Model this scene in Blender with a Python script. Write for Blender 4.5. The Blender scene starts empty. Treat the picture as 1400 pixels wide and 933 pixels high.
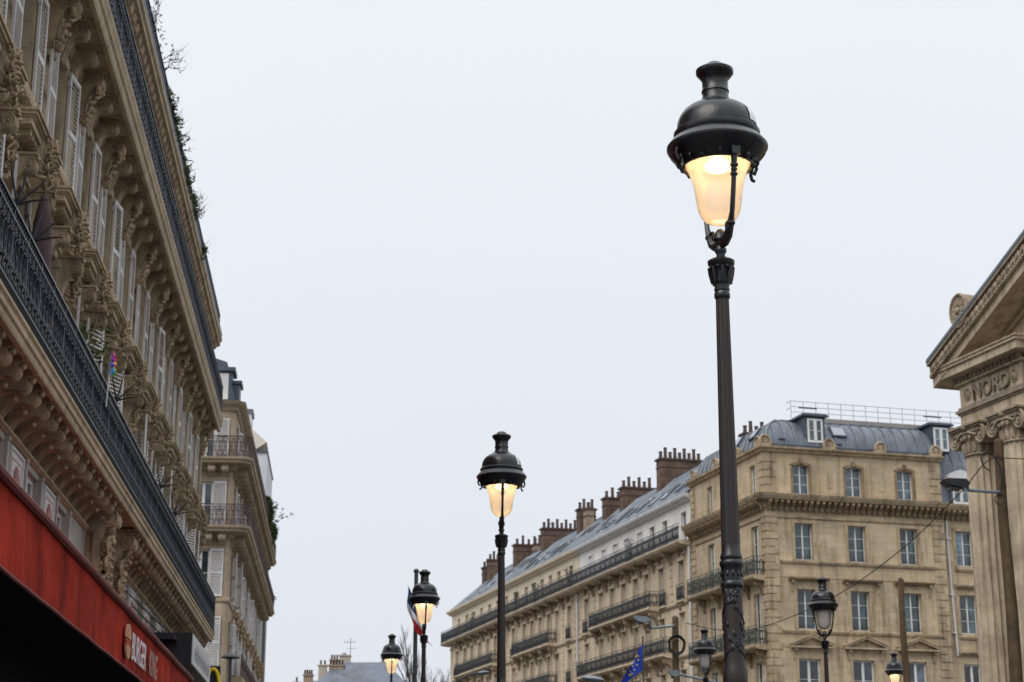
import bpy, math, random
from mathutils import Vector, Matrix, Euler

# ------------------------------------------------------------------ camera, sky, sun, exposure
SC = bpy.context.scene
COL = SC.collection
PITCH = math.atan(681/2400.0)
cam = bpy.data.cameras.new("camera")
cam.sensor_width = 36.0
cam.lens = 2400/1400*36
cam.clip_start = 0.1
cam.clip_end = 3000
cam.dof.use_dof = True
cam.dof.focus_distance = 13.0
cam.dof.aperture_fstop = 5.6
camo = bpy.data.objects.new("camera", cam)
COL.objects.link(camo)
camo.location = (0, 0, 1.6)
camo.rotation_euler = (math.pi/2+PITCH, 0, 0)
SC.camera = camo

SUN_EL = math.radians(48)
SUN_AZ = (-0.62, -0.78)                       # direction towards the sun, behind the camera to the left
w = bpy.data.worlds.new("World")
SC.world = w
w.use_nodes = True
nt = w.node_tree
nt.nodes.clear()
def N(t, tree=None, **kw):
    n = (tree or nt).nodes.new(t)
    for k, v in kw.items():
        setattr(n, k, v)
    return n
out = N('ShaderNodeOutputWorld')
bg = N('ShaderNodeBackground')
bg.inputs['Strength'].default_value = 0.1
sky = N('ShaderNodeTexSky', sky_type='NISHITA', sun_disc=False)
sky.sun_elevation = SUN_EL
sky.sun_rotation = math.atan2(SUN_AZ[0], SUN_AZ[1])
hs = N('ShaderNodeHueSaturation')
hs.inputs['Saturation'].default_value = 0.3
tc = N('ShaderNodeTexCoord')
sep = N('ShaderNodeSeparateXYZ')
ramp = N('ShaderNodeValToRGB')
e = ramp.color_ramp.elements
e[0].position = 0.0; e[0].color = (0.362, 0.377, 0.411, 1)          # overcast: darker horizon, brighter zenith (halved, doubled below)
e[1].position = 1.0; e[1].color = (0.84, 0.86, 0.89, 1)
m_ = e.new(0.45); m_.color = (0.428, 0.447, 0.476, 1)
mul = N('ShaderNodeVectorMath', operation='SCALE')
mul.inputs['Scale'].default_value = 21.0
cn = N('ShaderNodeTexNoise')
cn.inputs['Scale'].default_value = 2.2
cn.inputs['Detail'].default_value = 4
cmap = N('ShaderNodeMapRange')
cmap.inputs['To Min'].default_value = 0.965
cmap.inputs['To Max'].default_value = 1.035
mul2 = N('ShaderNodeVectorMath', operation='SCALE')
mix = N('ShaderNodeMix', data_type='RGBA')
mix.inputs[0].default_value = 0.92
L_ = nt.links.new
L_(tc.outputs['Generated'], sep.inputs[0]); L_(sep.outputs['Z'], ramp.inputs[0])
L_(tc.outputs['Generated'], cn.inputs['Vector']); L_(cn.outputs[0], cmap.inputs['Value'])
L_(ramp.outputs[0], mul.inputs[0]); L_(mul.outputs[0], mul2.inputs[0]); L_(cmap.outputs[0], mul2.inputs['Scale'])
L_(sky.outputs[0], hs.inputs['Color']); L_(hs.outputs[0], mix.inputs[6]); L_(mul2.outputs[0], mix.inputs[7])
L_(mix.outputs[2], bg.inputs[0]); L_(bg.outputs[0], out.inputs[0])

sl = bpy.data.lights.new("sun", 'SUN')
sl.energy = 1.5
sl.angle = math.radians(40)
sl.color = (1.0, 0.965, 0.91)
so = bpy.data.objects.new("sun", sl)
COL.objects.link(so)
sd = Vector((SUN_AZ[0], SUN_AZ[1], math.tan(SUN_EL)))
so.rotation_euler = (-sd).to_track_quat('-Z', 'Y').to_euler()
so.location = sd*40

SC.view_settings.view_transform = 'Standard'
SC.view_settings.look = 'None'
SC.view_settings.gamma = 1.0
SC.view_settings.use_curve_mapping = False
SC.view_settings.exposure = 0.0
SC.render.engine = 'CYCLES'
SC.cycles.use_denoising = True
SC.cycles.max_bounces = 8
SC.cycles.transparent_max_bounces = 12
SC.cycles.sample_clamp_indirect = 6

# ------------------------------------------------------------------ helpers
rnd = random.Random(11)
class MB:
    """collects shapes, becomes one mesh"""
    def __init__(self):
        self.v = []; self.f = []
    def add(self, vs, fs):
        b = len(self.v)
        self.v.extend(tuple(p) for p in vs)
        self.f.extend(tuple(i+b for i in q) for q in fs)
        return self
    def box(self, x0, x1, y0, y1, z0, z1):
        return self.add([(x0,y0,z0),(x1,y0,z0),(x1,y1,z0),(x0,y1,z0),(x0,y0,z1),(x1,y0,z1),(x1,y1,z1),(x0,y1,z1)],
                        [(0,3,2,1),(4,5,6,7),(0,1,5,4),(1,2,6,5),(2,3,7,6),(3,0,4,7)])
    def quad(self, *p):
        return self.add(p, [tuple(range(len(p)))])
    def prism(self, poly, a, b, axis='x', caps=True):
        """poly: closed outline; axis x: (y,z), y: (x,z), z: (x,y)"""
        n = len(poly)
        def P(q, t):
            return (t, q[0], q[1]) if axis == 'x' else (q[0], t, q[1]) if axis == 'y' else (q[0], q[1], t)
        vs = [P(q, a) for q in poly]+[P(q, b) for q in poly]
        fs = [(i, (i+1) % n, n+(i+1) % n, n+i) for i in range(n)]
        if caps:
            fs += [tuple(range(n))[::-1], tuple(range(n, 2*n))]
        return self.add(vs, fs)
    def lathe(self, prof, n=16, c=(0, 0), a0=0.0, a1=2*math.pi):
        full = abs(a1-a0-2*math.pi) < 1e-6
        m = n if full else n+1
        vs = []
        for r, z in prof:
            for i in range(m):
                a = a0+(a1-a0)*i/n
                vs.append((c[0]+r*math.cos(a), c[1]+r*math.sin(a), z))
        fs = []
        for k in range(len(prof)-1):
            for i in range(n):
                j = (i+1) % m
                fs.append((k*m+i, k*m+j, (k+1)*m+j, (k+1)*m+i))
        return self.add(vs, fs)
    def tube(self, pts, r, n=5, closed=False):
        pts = [Vector(p) for p in pts]
        k = len(pts)
        rr = r if isinstance(r, (list, tuple)) else [r]*k
        vs = []
        up = Vector((0.13, 0.21, 0.97))
        for i, p in enumerate(pts):
            if closed:
                t = pts[(i+1) % k]-pts[i-1]
            else:
                t = pts[min(i+1, k-1)]-pts[max(i-1, 0)]
            if t.length < 1e-9:
                t = Vector((0, 0, 1))
            t.normalize()
            a = up-t*up.dot(t)
            if a.length < 1e-3:
                a = Vector((1, 0, 0))-t*t.x
            a.normalize(); b = t.cross(a); up = a
            for q in range(n):
                an = 2*math.pi*q/n
                vs.append(p+(a*math.cos(an)+b*math.sin(an))*rr[i])
        fs = []
        for i in range(k if closed else k-1):
            for q in range(n):
                fs.append((i*n+q, i*n+(q+1) % n, ((i+1) % k)*n+(q+1) % n, ((i+1) % k)*n+q))
        if not closed:
            fs += [tuple(range(n))[::-1], tuple(range((k-1)*n, k*n))]
        return self.add(vs, fs)
    def ball(self, c, rx, ry=None, rz=None, n=7, m=5, rot=None):
        ry = rx if ry is None else ry; rz = rx if rz is None else rz
        vs = []; fs = []
        R_ = Euler(rot).to_matrix() if rot else None
        for k in range(m+1):
            t = math.pi*k/m
            for i in range(n):
                a = 2*math.pi*i/n
                p = Vector((rx*math.sin(t)*math.cos(a), ry*math.sin(t)*math.sin(a), rz*math.cos(t)))
                if R_: p = R_ @ p
                vs.append(p+Vector(c))
        for k in range(m):
            for i in range(n):
                fs.append((k*n+i, k*n+(i+1) % n, (k+1)*n+(i+1) % n, (k+1)*n+i))
        return self.add(vs, fs)
    def put(self, other, M):
        return self.add([M @ Vector(p) for p in other.v], other.f)
    def mesh(self, name, mat, sharp=40):
        me = bpy.data.meshes.new(name)
        me.from_pydata([tuple(p) for p in self.v], [], self.f)
        me.polygons.foreach_set('use_smooth', [True]*len(me.polygons))
        me.set_sharp_from_angle(angle=math.radians(sharp))
        if mat: me.materials.append(mat)
        me.update()
        return me

def spiral(cx, cz, r0, r1, turns, n, a0=0.0, y=0.0, d=1):
    o = []
    for i in range(n+1):
        t = i/n
        r = r0+(r1-r0)*t
        a = a0+d*turns*2*math.pi*t
        o.append((cx+r*math.cos(a), y, cz+r*math.sin(a)))
    return o

def ob(name, me, parent=None, loc=(0, 0, 0), rz=0.0, rot=None, scale=None):
    o = bpy.data.objects.new(name, me)
    COL.objects.link(o)
    o.parent = parent
    o.location = loc
    o.rotation_euler = rot if rot else (0, 0, rz)
    if scale: o.scale = scale
    return o
def tag(o, label, cat, group=None, kind=None):
    if label: o['label'] = label
    if cat: o['category'] = cat
    if group: o['group'] = group
    if kind: o['kind'] = kind
    return o
def thing(name, label, cat, loc=(0, 0, 0), rz=0.0, group=None):
    return tag(ob(name, None, None, loc, rz), label, cat, group)
def stuff(o):
    o['kind'] = 'stuff'
    return o

class Fac:
    """facade frame under a building: x along the face to the right, y into the wall, z up"""
    def __init__(self, root, ang=0.0, off=(0, 0)):
        self.root = root; self.ang = ang; self.off = off
    def at(self, name, me, x=0.0, y=0.0, z=0.0, rz=0.0, scale=None):
        c, s = math.cos(self.ang), math.sin(self.ang)
        return ob(name, me, self.root, (self.off[0]+c*x-s*y, self.off[1]+s*x+c*y, z), self.ang+rz, scale=scale)

# ------------------------------------------------------------------ materials
MATS = {}
def new_mat(name):
    m = bpy.data.materials.new(name); m.use_nodes = True
    t = m.node_tree; t.nodes.clear()
    return m, t
def mat(name, col, rough=0.7, var=0.22, scale=2.0, col2=None, metal=0.0, bump=0.15, bscale=30.0, streak=0.0,
        course=None, spec=0.4, emit=None, fine=0.12, bdist=0.01, vary=0.0):
    if name in MATS: return MATS[name]
    m, t = new_mat(name)
    n = lambda ty, **k: N(ty, t, **k)
    l = t.links.new
    o = n('ShaderNodeOutputMaterial'); p = n('ShaderNodeBsdfPrincipled')
    l(p.outputs[0], o.inputs[0])
    p.inputs['Roughness'].default_value = rough
    p.inputs['Metallic'].default_value = metal
    p.inputs['Specular IOR Level'].default_value = spec
    g = n('ShaderNodeNewGeometry')
    nz = n('ShaderNodeTexNoise'); nz.inputs['Scale'].default_value = scale; nz.inputs['Detail'].default_value = 6; nz.inputs['Roughness'].default_value = 0.65
    l(g.outputs['Position'], nz.inputs['Vector'])
    rp = n('ShaderNodeValToRGB')
    c2 = col2 if col2 else tuple(c*(1-var*1.6) for c in col)
    c1 = tuple(min(1, c*(1+var*0.6)) for c in col)
    rp.color_ramp.elements[0].position = 0.3; rp.color_ramp.elements[0].color = (*c2, 1)
    rp.color_ramp.elements[1].position = 0.68; rp.color_ramp.elements[1].color = (*c1, 1)
    l(nz.outputs[0], rp.inputs[0])
    colr = rp.outputs[0]
    def darken(colr, fac_socket, amount, tint=(0.25, 0.2, 0.16)):
        mx = n('ShaderNodeMix', data_type='RGBA', blend_type='MULTIPLY')
        mm = n('ShaderNodeMath', operation='MULTIPLY'); mm.inputs[1].default_value = amount
        l(fac_socket, mm.inputs[0]); l(mm.outputs[0], mx.inputs[0])
        l(colr, mx.inputs[6]); mx.inputs[7].default_value = (*tint, 1)
        return mx.outputs[2]
    fn = n('ShaderNodeTexNoise'); fn.inputs['Scale'].default_value = bscale; fn.inputs['Detail'].default_value = 4
    l(g.outputs['Position'], fn.inputs['Vector'])
    if fine:
        fr = n('ShaderNodeMapRange'); fr.inputs['From Min'].default_value = 0.45; fr.inputs['From Max'].default_value = 0.75
        l(fn.outputs[0], fr.inputs['Value'])
        colr = darken(colr, fr.outputs[0], fine*2)
    if streak:
        mp = n('ShaderNodeMapping'); mp.inputs['Scale'].default_value = (3.2, 3.2, 0.28)
        l(g.outputs['Position'], mp.inputs['Vector'])
        sn = n('ShaderNodeTexNoise'); sn.inputs['Scale'].default_value = 1.0; sn.inputs['Detail'].default_value = 5; sn.inputs['Roughness'].default_value = 0.7
        l(mp.outputs[0], sn.inputs['Vector'])
        sr = n('ShaderNodeMapRange'); sr.inputs['From Min'].default_value = 0.5; sr.inputs['From Max'].default_value = 0.72
        l(sn.outputs[0], sr.inputs['Value'])
        colr = darken(colr, sr.outputs[0], streak)
    hgt = fn.outputs[0]
    if course:
        tcn = n('ShaderNodeTexCoord'); sp = n('ShaderNodeSeparateXYZ'); cb = n('ShaderNodeCombineXYZ')
        l(tcn.outputs['Object'], sp.inputs[0]); l(sp.outputs['X'], cb.inputs['X']); l(sp.outputs['Z'], cb.inputs['Y'])
        bk = n('ShaderNodeTexBrick'); bk.inputs['Scale'].default_value = 1.0
        bk.inputs['Brick Width'].default_value = course[0]; bk.inputs['Row Height'].default_value = course[1]
        bk.inputs['Mortar Size'].default_value = course[2]; bk.inputs['Mortar Smooth'].default_value = 0.3
        bk.inputs['Color1'].default_value = (0.35, 0.35, 0.35, 1); bk.inputs['Color2'].default_value = (0.75, 0.75, 0.75, 1)
        bk.inputs['Mortar'].default_value = (0, 0, 0, 1)
        l(cb.outputs[0], bk.inputs['Vector'])
        colr = darken(colr, bk.outputs['Fac'], 0.2)
        mx = n('ShaderNodeMix', data_type='RGBA', blend_type='SOFT_LIGHT'); mx.inputs[0].default_value = course[3] if len(course) > 3 else 0.2
        l(colr, mx.inputs[6]); l(bk.outputs['Color'], mx.inputs[7])
        colr = mx.outputs[2]
        ad = n('ShaderNodeMath', operation='SUBTRACT'); l(fn.outputs[0], ad.inputs[0]); l(bk.outputs['Fac'], ad.inputs[1])
        hgt = ad.outputs[0]
    if vary:
        oi = n('ShaderNodeObjectInfo'); vr = n('ShaderNodeValToRGB'); vr.color_ramp.interpolation = 'LINEAR'
        ve = vr.color_ramp.elements; ve[0].color = (0.45, 0.45, 0.45, 1); ve[1].color = (vary, vary, vary, 1); ve[1].position = 1.0
        vm = ve.new(0.7); vm.color = (1.1, 1.1, 1.1, 1)
        l(oi.outputs['Random'], vr.inputs[0])
        mv = n('ShaderNodeMix', data_type='RGBA', blend_type='MULTIPLY'); mv.inputs[0].default_value = 1.0
        l(colr, mv.inputs[6]); l(vr.outputs[0], mv.inputs[7]); colr = mv.outputs[2]
    l(colr, p.inputs['Base Color'])
    if bump:
        b = n('ShaderNodeBump'); b.inputs['Strength'].default_value = bump; b.inputs['Distance'].default_value = bdist
        l(hgt, b.inputs['Height']); l(b.outputs[0], p.inputs['Normal'])
    if emit:
        p.inputs['Emission Color'].default_value = (*emit[0], 1); p.inputs['Emission Strength'].default_value = emit[1]
    MATS[name] = m
    return m

STONE_L = mat('stone_left', (0.48, 0.38, 0.255), 0.85, 0.2, 1.4, bump=0.3, streak=0.5, bscale=22)
STONE_LW = mat('stone_left_wall', (0.45, 0.365, 0.255), 0.85, 0.15, 0.9, bump=0.3, streak=0.35, course=(0.9, 0.42, 0.012))
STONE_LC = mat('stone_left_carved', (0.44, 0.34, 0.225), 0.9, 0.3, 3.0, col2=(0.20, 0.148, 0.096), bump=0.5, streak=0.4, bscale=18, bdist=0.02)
STONE_B = mat('stone_second', (0.45, 0.36, 0.255), 0.85, 0.18, 0.8, bump=0.25, streak=0.4, course=(0.9, 0.4, 0.01))
STONE_H = mat('stone_hotel', (0.53, 0.42, 0.278), 0.85, 0.17, 0.5, bump=0.25, streak=0.65, course=(0.85, 0.36, 0.008, 0.32), bscale=9)
STONE_HT = mat('stone_hotel_trim', (0.48, 0.38, 0.25), 0.85, 0.25, 1.3, bump=0.25, streak=0.8, bscale=9)
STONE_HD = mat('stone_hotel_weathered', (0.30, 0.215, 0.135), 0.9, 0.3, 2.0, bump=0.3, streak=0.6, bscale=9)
STONE_C = mat('stone_cream', (0.66, 0.55, 0.40), 0.85, 0.13, 0.5, bump=0.2, streak=0.3, course=(0.9, 0.38, 0.01, 0.2), bscale=9)
STONE_CT = mat('stone_cream_trim', (0.62, 0.51, 0.37), 0.85, 0.2, 1.2, bump=0.2, streak=0.5, bscale=9)
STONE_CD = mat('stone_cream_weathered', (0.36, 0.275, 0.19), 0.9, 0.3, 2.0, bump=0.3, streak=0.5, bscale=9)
PLASTER_C = mat('plaster_cream', (0.72, 0.62, 0.48), 0.9, 0.1, 0.6, bump=0.1, streak=0.2, bscale=8)
PLASTER_W = mat('plaster_pale', (0.78, 0.755, 0.71), 0.9, 0.1, 0.6, bump=0.1, streak=0.25, bscale=8)
STONE_S = mat('stone_station', (0.57, 0.475, 0.345), 0.85, 0.17, 1.1, col2=(0.33, 0.26, 0.185), bump=0.3, streak=0.75, bscale=12)
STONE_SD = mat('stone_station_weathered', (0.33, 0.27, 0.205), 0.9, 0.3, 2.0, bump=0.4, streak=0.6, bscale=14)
STONE_SC = mat('stone_station_carved', (0.42, 0.345, 0.25), 0.9, 0.3, 2.5, col2=(0.2, 0.155, 0.11), bump=0.4, streak=0.4, bscale=14)
WHITE = mat('white_paint', (0.74, 0.73, 0.71), 0.5, 0.08, 2.0, bump=0.04, streak=0.15)
SHUT = mat('shutter_paint', (0.66, 0.64, 0.625), 0.6, 0.14, 1.6, bump=0.08, streak=0.45)
WHITE2 = mat('white_grey_paint', (0.66, 0.655, 0.66), 0.5, 0.1, 1.4, bump=0.04, streak=0.25)
GREYWALL = mat('grey_render', (0.62, 0.64, 0.66), 0.85, 0.06, 0.4, bump=0.05, streak=0.15)
IRON = mat('railing_iron', (0.011, 0.016, 0.032), 0.38, 0.3, 6.0, bump=0.1, spec=0.42, metal=0.0)
IRON_P = mat('railing_iron_brown', (0.10, 0.066, 0.062), 0.5, 0.3, 6.0, bump=0.1)
IRON_G = mat('railing_iron_green', (0.05, 0.065, 0.062), 0.45, 0.3, 4.0, bump=0.1)
IRON_N = mat('railing_iron_far', (0.030, 0.034, 0.042), 0.5, 0.3, 4.0, bump=0.1)
LAMP = mat('lamp_cast_iron', (0.0105, 0.0095, 0.012), 0.27, 0.5, 14.0, bump=0.35, bscale=55, spec=0.55, streak=0.3, bdist=0.004)
LAMP_R = mat('lamp_rusty_iron', (0.015, 0.0125, 0.014), 0.4, 0.4, 7.0, col2=(0.030, 0.016, 0.012), bump=0.4, bscale=70, streak=0.3, bdist=0.004)
HATCH_GLINT = mat('hatch_sky_glint', (0.7, 0.71, 0.73), 0.2, 0.1, 4.0, metal=0.3, bump=0.02)  # pale colour paints the sky's reflection on the dome hatch pane
ZINC = mat('zinc', (0.15, 0.175, 0.21), 0.48, 0.22, 0.9, metal=0.25, bump=0.08, streak=0.35, bscale=6, spec=0.5)
ZINC_L = mat('zinc_pale', (0.22, 0.245, 0.28), 0.5, 0.2, 0.9, metal=0.25, bump=0.08, streak=0.35, bscale=6)
ZINC_D = mat('zinc_dark', (0.075, 0.095, 0.125), 0.45, 0.25, 1.5, metal=0.2, bump=0.08, bscale=6)
BRICK = mat('chimney_brick', (0.165, 0.108, 0.078), 0.9, 0.3, 1.5, bump=0.3, streak=0.4, course=(0.24, 0.075, 0.012, 0.5), bscale=20)
CHPLAST = mat('chimney_render', (0.36, 0.27, 0.2), 0.9, 0.2, 1.5, bump=0.2, streak=0.5)
POT = mat('chimney_pot_clay', (0.10, 0.065, 0.055), 0.8, 0.3, 4.0, bump=0.1)
GLASS_B = mat('window_glass_blue', (0.095, 0.155, 0.20), 0.06, 0.5, 1.6, vary=2.0, bump=0.05, bscale=2.5, spec=0.8, fine=0.0)
GLASS_D = mat('window_glass_dark', (0.035, 0.05, 0.06), 0.06, 0.5, 1.6, vary=3.5, bump=0.05, bscale=2.5, spec=0.8, fine=0.0)
GLASS_T = mat('window_glass_teal', (0.05, 0.085, 0.095), 0.06, 0.5, 1.6, vary=3.0, bump=0.05, bscale=2.5, spec=0.8, fine=0.0)
GLASS_S = mat('skylight_glass', (0.3, 0.33, 0.37), 0.04, 0.1, 0.8, bump=0.0, spec=1.0, fine=0.0, metal=0.5)
DRAPE = mat('curtain', (0.5, 0.45, 0.38), 0.9, 0.15, 3.0, bump=0.1)
RED = mat('awning_red', (0.35, 0.029, 0.014), 0.92, 0.4, 0.9, col2=(0.13, 0.008, 0.005), bump=0.3, streak=0.6, bscale=5, bdist=0.03, spec=0.08)
RED_D = mat('awning_red_dark', (0.15, 0.014, 0.01), 0.6, 0.25, 2.0, bump=0.1)
BLACK = mat('black_paint', (0.012, 0.012, 0.016), 0.45, 0.2, 3.0, bump=0.05)
BLACKM = mat('black_matt', (0.010, 0.009, 0.010), 0.85, 0.2, 3.0, bump=0.05, spec=0.1)
DKGREY = mat('dark_grey_metal', (0.05, 0.055, 0.06), 0.5, 0.2, 5.0, bump=0.05)
GREYM = mat('grey_metal', (0.22, 0.25, 0.27), 0.45, 0.15, 5.0, metal=0.5, bump=0.05)
WOOD = mat('pole_wood', (0.12, 0.08, 0.045), 0.85, 0.3, 3.0, bump=0.6, streak=0.7, bscale=14, bdist=0.02)
CABLE = mat('cable_black', (0.012, 0.012, 0.013), 0.6, 0.1, 5.0, bump=0)
LET_W = mat('letter_white', (0.82, 0.84, 0.9), 0.35, 0.03, 2.0, bump=0)
LET_G = mat('letter_dull', (0.40, 0.31, 0.28), 0.35, 0.25, 3.0, bump=0)
BUN = mat('emblem_orange', (0.50, 0.23, 0.11), 0.5, 0.08, 2.0, bump=0)
EMBR = mat('emblem_red', (0.5, 0.07, 0.03), 0.5, 0.08, 2.0, bump=0)
YELLOW = mat('sign_yellow', (0.85, 0.62, 0.01), 0.4, 0.05, 2.0, bump=0)
BLUE = mat('flag_blue', (0.014, 0.05, 0.40), 0.8, 0.2, 3.0, bump=0.1)
BLUE2 = mat('flag_dark_blue', (0.02, 0.05, 0.22), 0.8, 0.2, 3.0, bump=0.1)
FWHITE = mat('flag_white', (0.72, 0.7, 0.72), 0.8, 0.08, 3.0, bump=0.1)
FRED = mat('flag_red', (0.42, 0.02, 0.025), 0.8, 0.2, 3.0, bump=0.1)
STAR = mat('flag_star', (0.62, 0.48, 0.10), 0.7, 0.05, 3.0, bump=0)
LEAF = mat('leaf_green', (0.062, 0.085, 0.028), 0.7, 0.4, 5.0, bump=0)
LEAF2 = mat('leaf_olive', (0.10, 0.125, 0.035), 0.7, 0.4, 5.0, bump=0)
TWIG = mat('twig_bark', (0.075, 0.06, 0.048), 0.85, 0.3, 5.0, bump=0.1)
ASPH = mat('asphalt', (0.052, 0.052, 0.055), 0.9, 0.2, 0.8, bump=0.3, bscale=60)
PAVE = mat('pavement_stone', (0.115, 0.11, 0.105), 0.9, 0.15, 0.7, bump=0.3, bscale=40)
KERB = mat('kerb_granite', (0.3, 0.295, 0.285), 0.8, 0.15, 2.0, bump=0.2)
LINE = mat('road_paint', (0.7, 0.7, 0.68), 0.7, 0.1, 2.0, bump=0.1)
CANVAS = mat('brown_canvas', (0.075, 0.045, 0.05), 0.85, 0.3, 4.0, bump=0.2)
BULB = mat('bulb_glow', (1, 0.8, 0.5), 0.5, 0, 1, bump=0, fine=0, emit=((1.0, 0.68, 0.36), 9.0))
MEZZ = mat('mezzanine_paint', (0.40, 0.375, 0.345), 0.6, 0.15, 1.5, bump=0.05, streak=0.3)
REFL = mat('reflector_white', (0.8, 0.78, 0.72), 0.45, 0.03, 4.0, bump=0)

def globe_mat(name, tint, tr):
    m, t = new_mat(name)
    l = t.links.new
    o = N('ShaderNodeOutputMaterial', t)
    a = N('ShaderNodeBsdfTranslucent', t); a.inputs[0].default_value = (*tint, 1)
    b = N('ShaderNodeBsdfTransparent', t)
    c = N('ShaderNodeBsdfGlossy', t); c.inputs['Roughness'].default_value = 0.25
    d = N('ShaderNodeBsdfDiffuse', t); d.inputs[0].default_value = (*tint, 1)
    m0 = N('ShaderNodeMixShader', t); m0.inputs[0].default_value = 0.28
    m1 = N('ShaderNodeMixShader', t); m1.inputs[0].default_value = tr
    m2 = N('ShaderNodeMixShader', t)
    f = N('ShaderNodeFresnel', t); f.inputs[0].default_value = 1.4
    g = N('ShaderNodeNewGeometry', t)
    nz = N('ShaderNodeTexNoise', t); nz.inputs['Scale'].default_value = 45; nz.inputs['Detail'].default_value = 3
    bp = N('ShaderNodeBump', t); bp.inputs['Strength'].default_value = 0.25; bp.inputs['Distance'].default_value = 0.005
    l(g.outputs['Position'], nz.inputs['Vector']); l(nz.outputs[0], bp.inputs['Height'])
    for s in (a, c, d): l(bp.outputs[0], s.inputs['Normal'])
    l(a.outputs[0], m0.inputs[1]); l(d.outputs[0], m0.inputs[2])
    l(m0.outputs[0], m1.inputs[1]); l(b.outputs[0], m1.inputs[2])
    l(f.outputs[0], m2.inputs[0]); l(m1.outputs[0], m2.inputs[1]); l(c.outputs[0], m2.inputs[2])
    l(m2.outputs[0], o.inputs[0])
    return m
GLOBE = globe_mat('frosted_globe', (0.94, 0.89, 0.83), 0.3)
GLOBE_OFF = globe_mat('frosted_globe_unlit', (0.8, 0.8, 0.8), 0.45)

# ------------------------------------------------------------------ frames measured from the photograph
AL = math.radians(5.43)                               # left street heading
DL = Vector((-math.sin(AL), math.cos(AL), 0)); NL = Vector((-math.cos(AL), -math.sin(AL), 0))
AR = math.radians(15.8)
DR = Vector((-math.sin(AR), math.cos(AR), 0)); NR = Vector((-math.cos(AR), -math.sin(AR), 0))
CORNER = Vector((13.125, 90.0, 0))
AS = math.radians(18.5)
DS = Vector((-math.sin(AS), math.cos(AS), 0)); NS = Vector((-math.cos(AS), -math.sin(AS), 0))
STAT = Vector((13.066, 50.0, 0))
def gz(y):
    return 0.02*max(0.0, min(y, 64.0)-12.0)

# ------------------------------------------------------------------ ground, road, pavements
def sheet(name, me_pts, mat_, lab, cat):
    """strip given in the left street frame: e0,e1 lateral, s rows, dz above the terrain"""
    e0, e1, s0, s1, dz, thick = me_pts
    b = MB()
    rows = [s0]+[s for s in (12.0, 64.0) if s0 < s < s1]+[s1]
    for a, c in zip(rows[:-1], rows[1:]):
        p = [DL*a+NL*e0, DL*a+NL*e1, DL*c+NL*e1, DL*c+NL*e0]
        top = [(q.x, q.y, gz(a if i < 2 else c)+dz) for i, q in enumerate(p)]
        b.quad(*top)
        if thick:
            low = [(x, y, z-thick) for x, y, z in top]
            b.quad(top[0], low[0], low[3], top[3]); b.quad(top[1], low[1], low[2], top[2])
    o = ob(name, b.mesh(name, mat_))
    o['kind'] = 'structure'
    tag(o, lab, cat)
    return o
gb = MB()
rows = [(-400, 0), (12, 0), (64, 1.04), (2500, 1.04)]
for (ya, za), (yb, zb) in zip(rows[:-1], rows[1:]):
    gb.quad((-1500, ya, za-0.15), (1500, ya, za-0.15), (1500, yb, zb-0.15), (-1500, yb, zb-0.15))
go = ob('ground', gb.mesh('ground', ASPH)); tag(go, 'grey ground reaching to the horizon under the city', 'ground', kind='structure')
sheet('road', (-3.0, -10.5, -40, 320, -0.13, 0), ASPH, 'dark asphalt road between the two pavements', 'road')
sheet('pavement', (4.7, -2.82, -40, 320, 0.0, 0.15), PAVE, 'grey pavement in front of the balconied buildings', 'pavement')
sheet('pavement', (-10.68, -40, -40, 320, 0.0, 0.15), PAVE, 'wide grey forecourt in front of the station', 'pavement')
sheet('kerb', (-2.82, -3.0, -40, 320, 0.004, 0.15), KERB, 'granite kerb along the shop side of the road', 'kerb')
sheet('kerb', (-10.5, -10.68, -40, 320, 0.004, 0.15), KERB, 'granite kerb along the station side of the road', 'kerb')
ln = MB()
for s in range(-10, 64, 6):
    p = [DL*s-NL*6.7, DL*s-NL*6.82, DL*(s+3)-NL*6.82, DL*(s+3)-NL*6.7]
    if s < 12 <= s+3: continue
    ln.quad(*[(q.x, q.y, gz(s if i < 2 else s+3)-0.126+0.004) for i, q in enumerate(p)])
tag(ob('road_marking', ln.mesh('road_marking', LINE)), 'white dashed centre line painted on the road', 'road marking', kind='structure')

# ------------------------------------------------------------------ building components
def wall_mesh(name, x0, x1, z0, z1, ops, mat_, depth=0.3):
    xs = sorted({x0, x1, *[o[0] for o in ops], *[o[1] for o in ops]})
    zs = sorted({z0, z1, *[o[2] for o in ops], *[o[3] for o in ops]})
    b = MB()
    for a, c in zip(xs[:-1], xs[1:]):
        run = None
        for d, e_ in zip(zs[:-1], zs[1:]):
            cx, cz = (a+c)/2, (d+e_)/2
            hole = any(o[0] < cx < o[1] and o[2] < cz < o[3] for o in ops)
            if not hole:
                run = (run[0], e_) if run else (d, e_)
            if (hole or e_ == zs[-1]) and run:
                b.quad((a, 0, run[0]), (c, 0, run[0]), (c, 0, run[1]), (a, 0, run[1])); run = None
    for xa, xb, za, zb in ops:
        b.quad((xa, 0, za), (xa, depth, za), (xa, depth, zb), (xa, 0, zb))
        b.quad((xb, 0, za), (xb, 0, zb), (xb, depth, zb), (xb, depth, za))
        b.quad((xa, 0, zb), (xa, depth, zb), (xb, depth, zb), (xb, 0, zb))
        b.quad((xa, 0, za), (xb, 0, za), (xb, depth, za), (xa, depth, za))
    return b.mesh(name, mat_)

CACHE = {}
def cached(key, fn):
    if key not in CACHE: CACHE[key] = fn()
    return CACHE[key]

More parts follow.
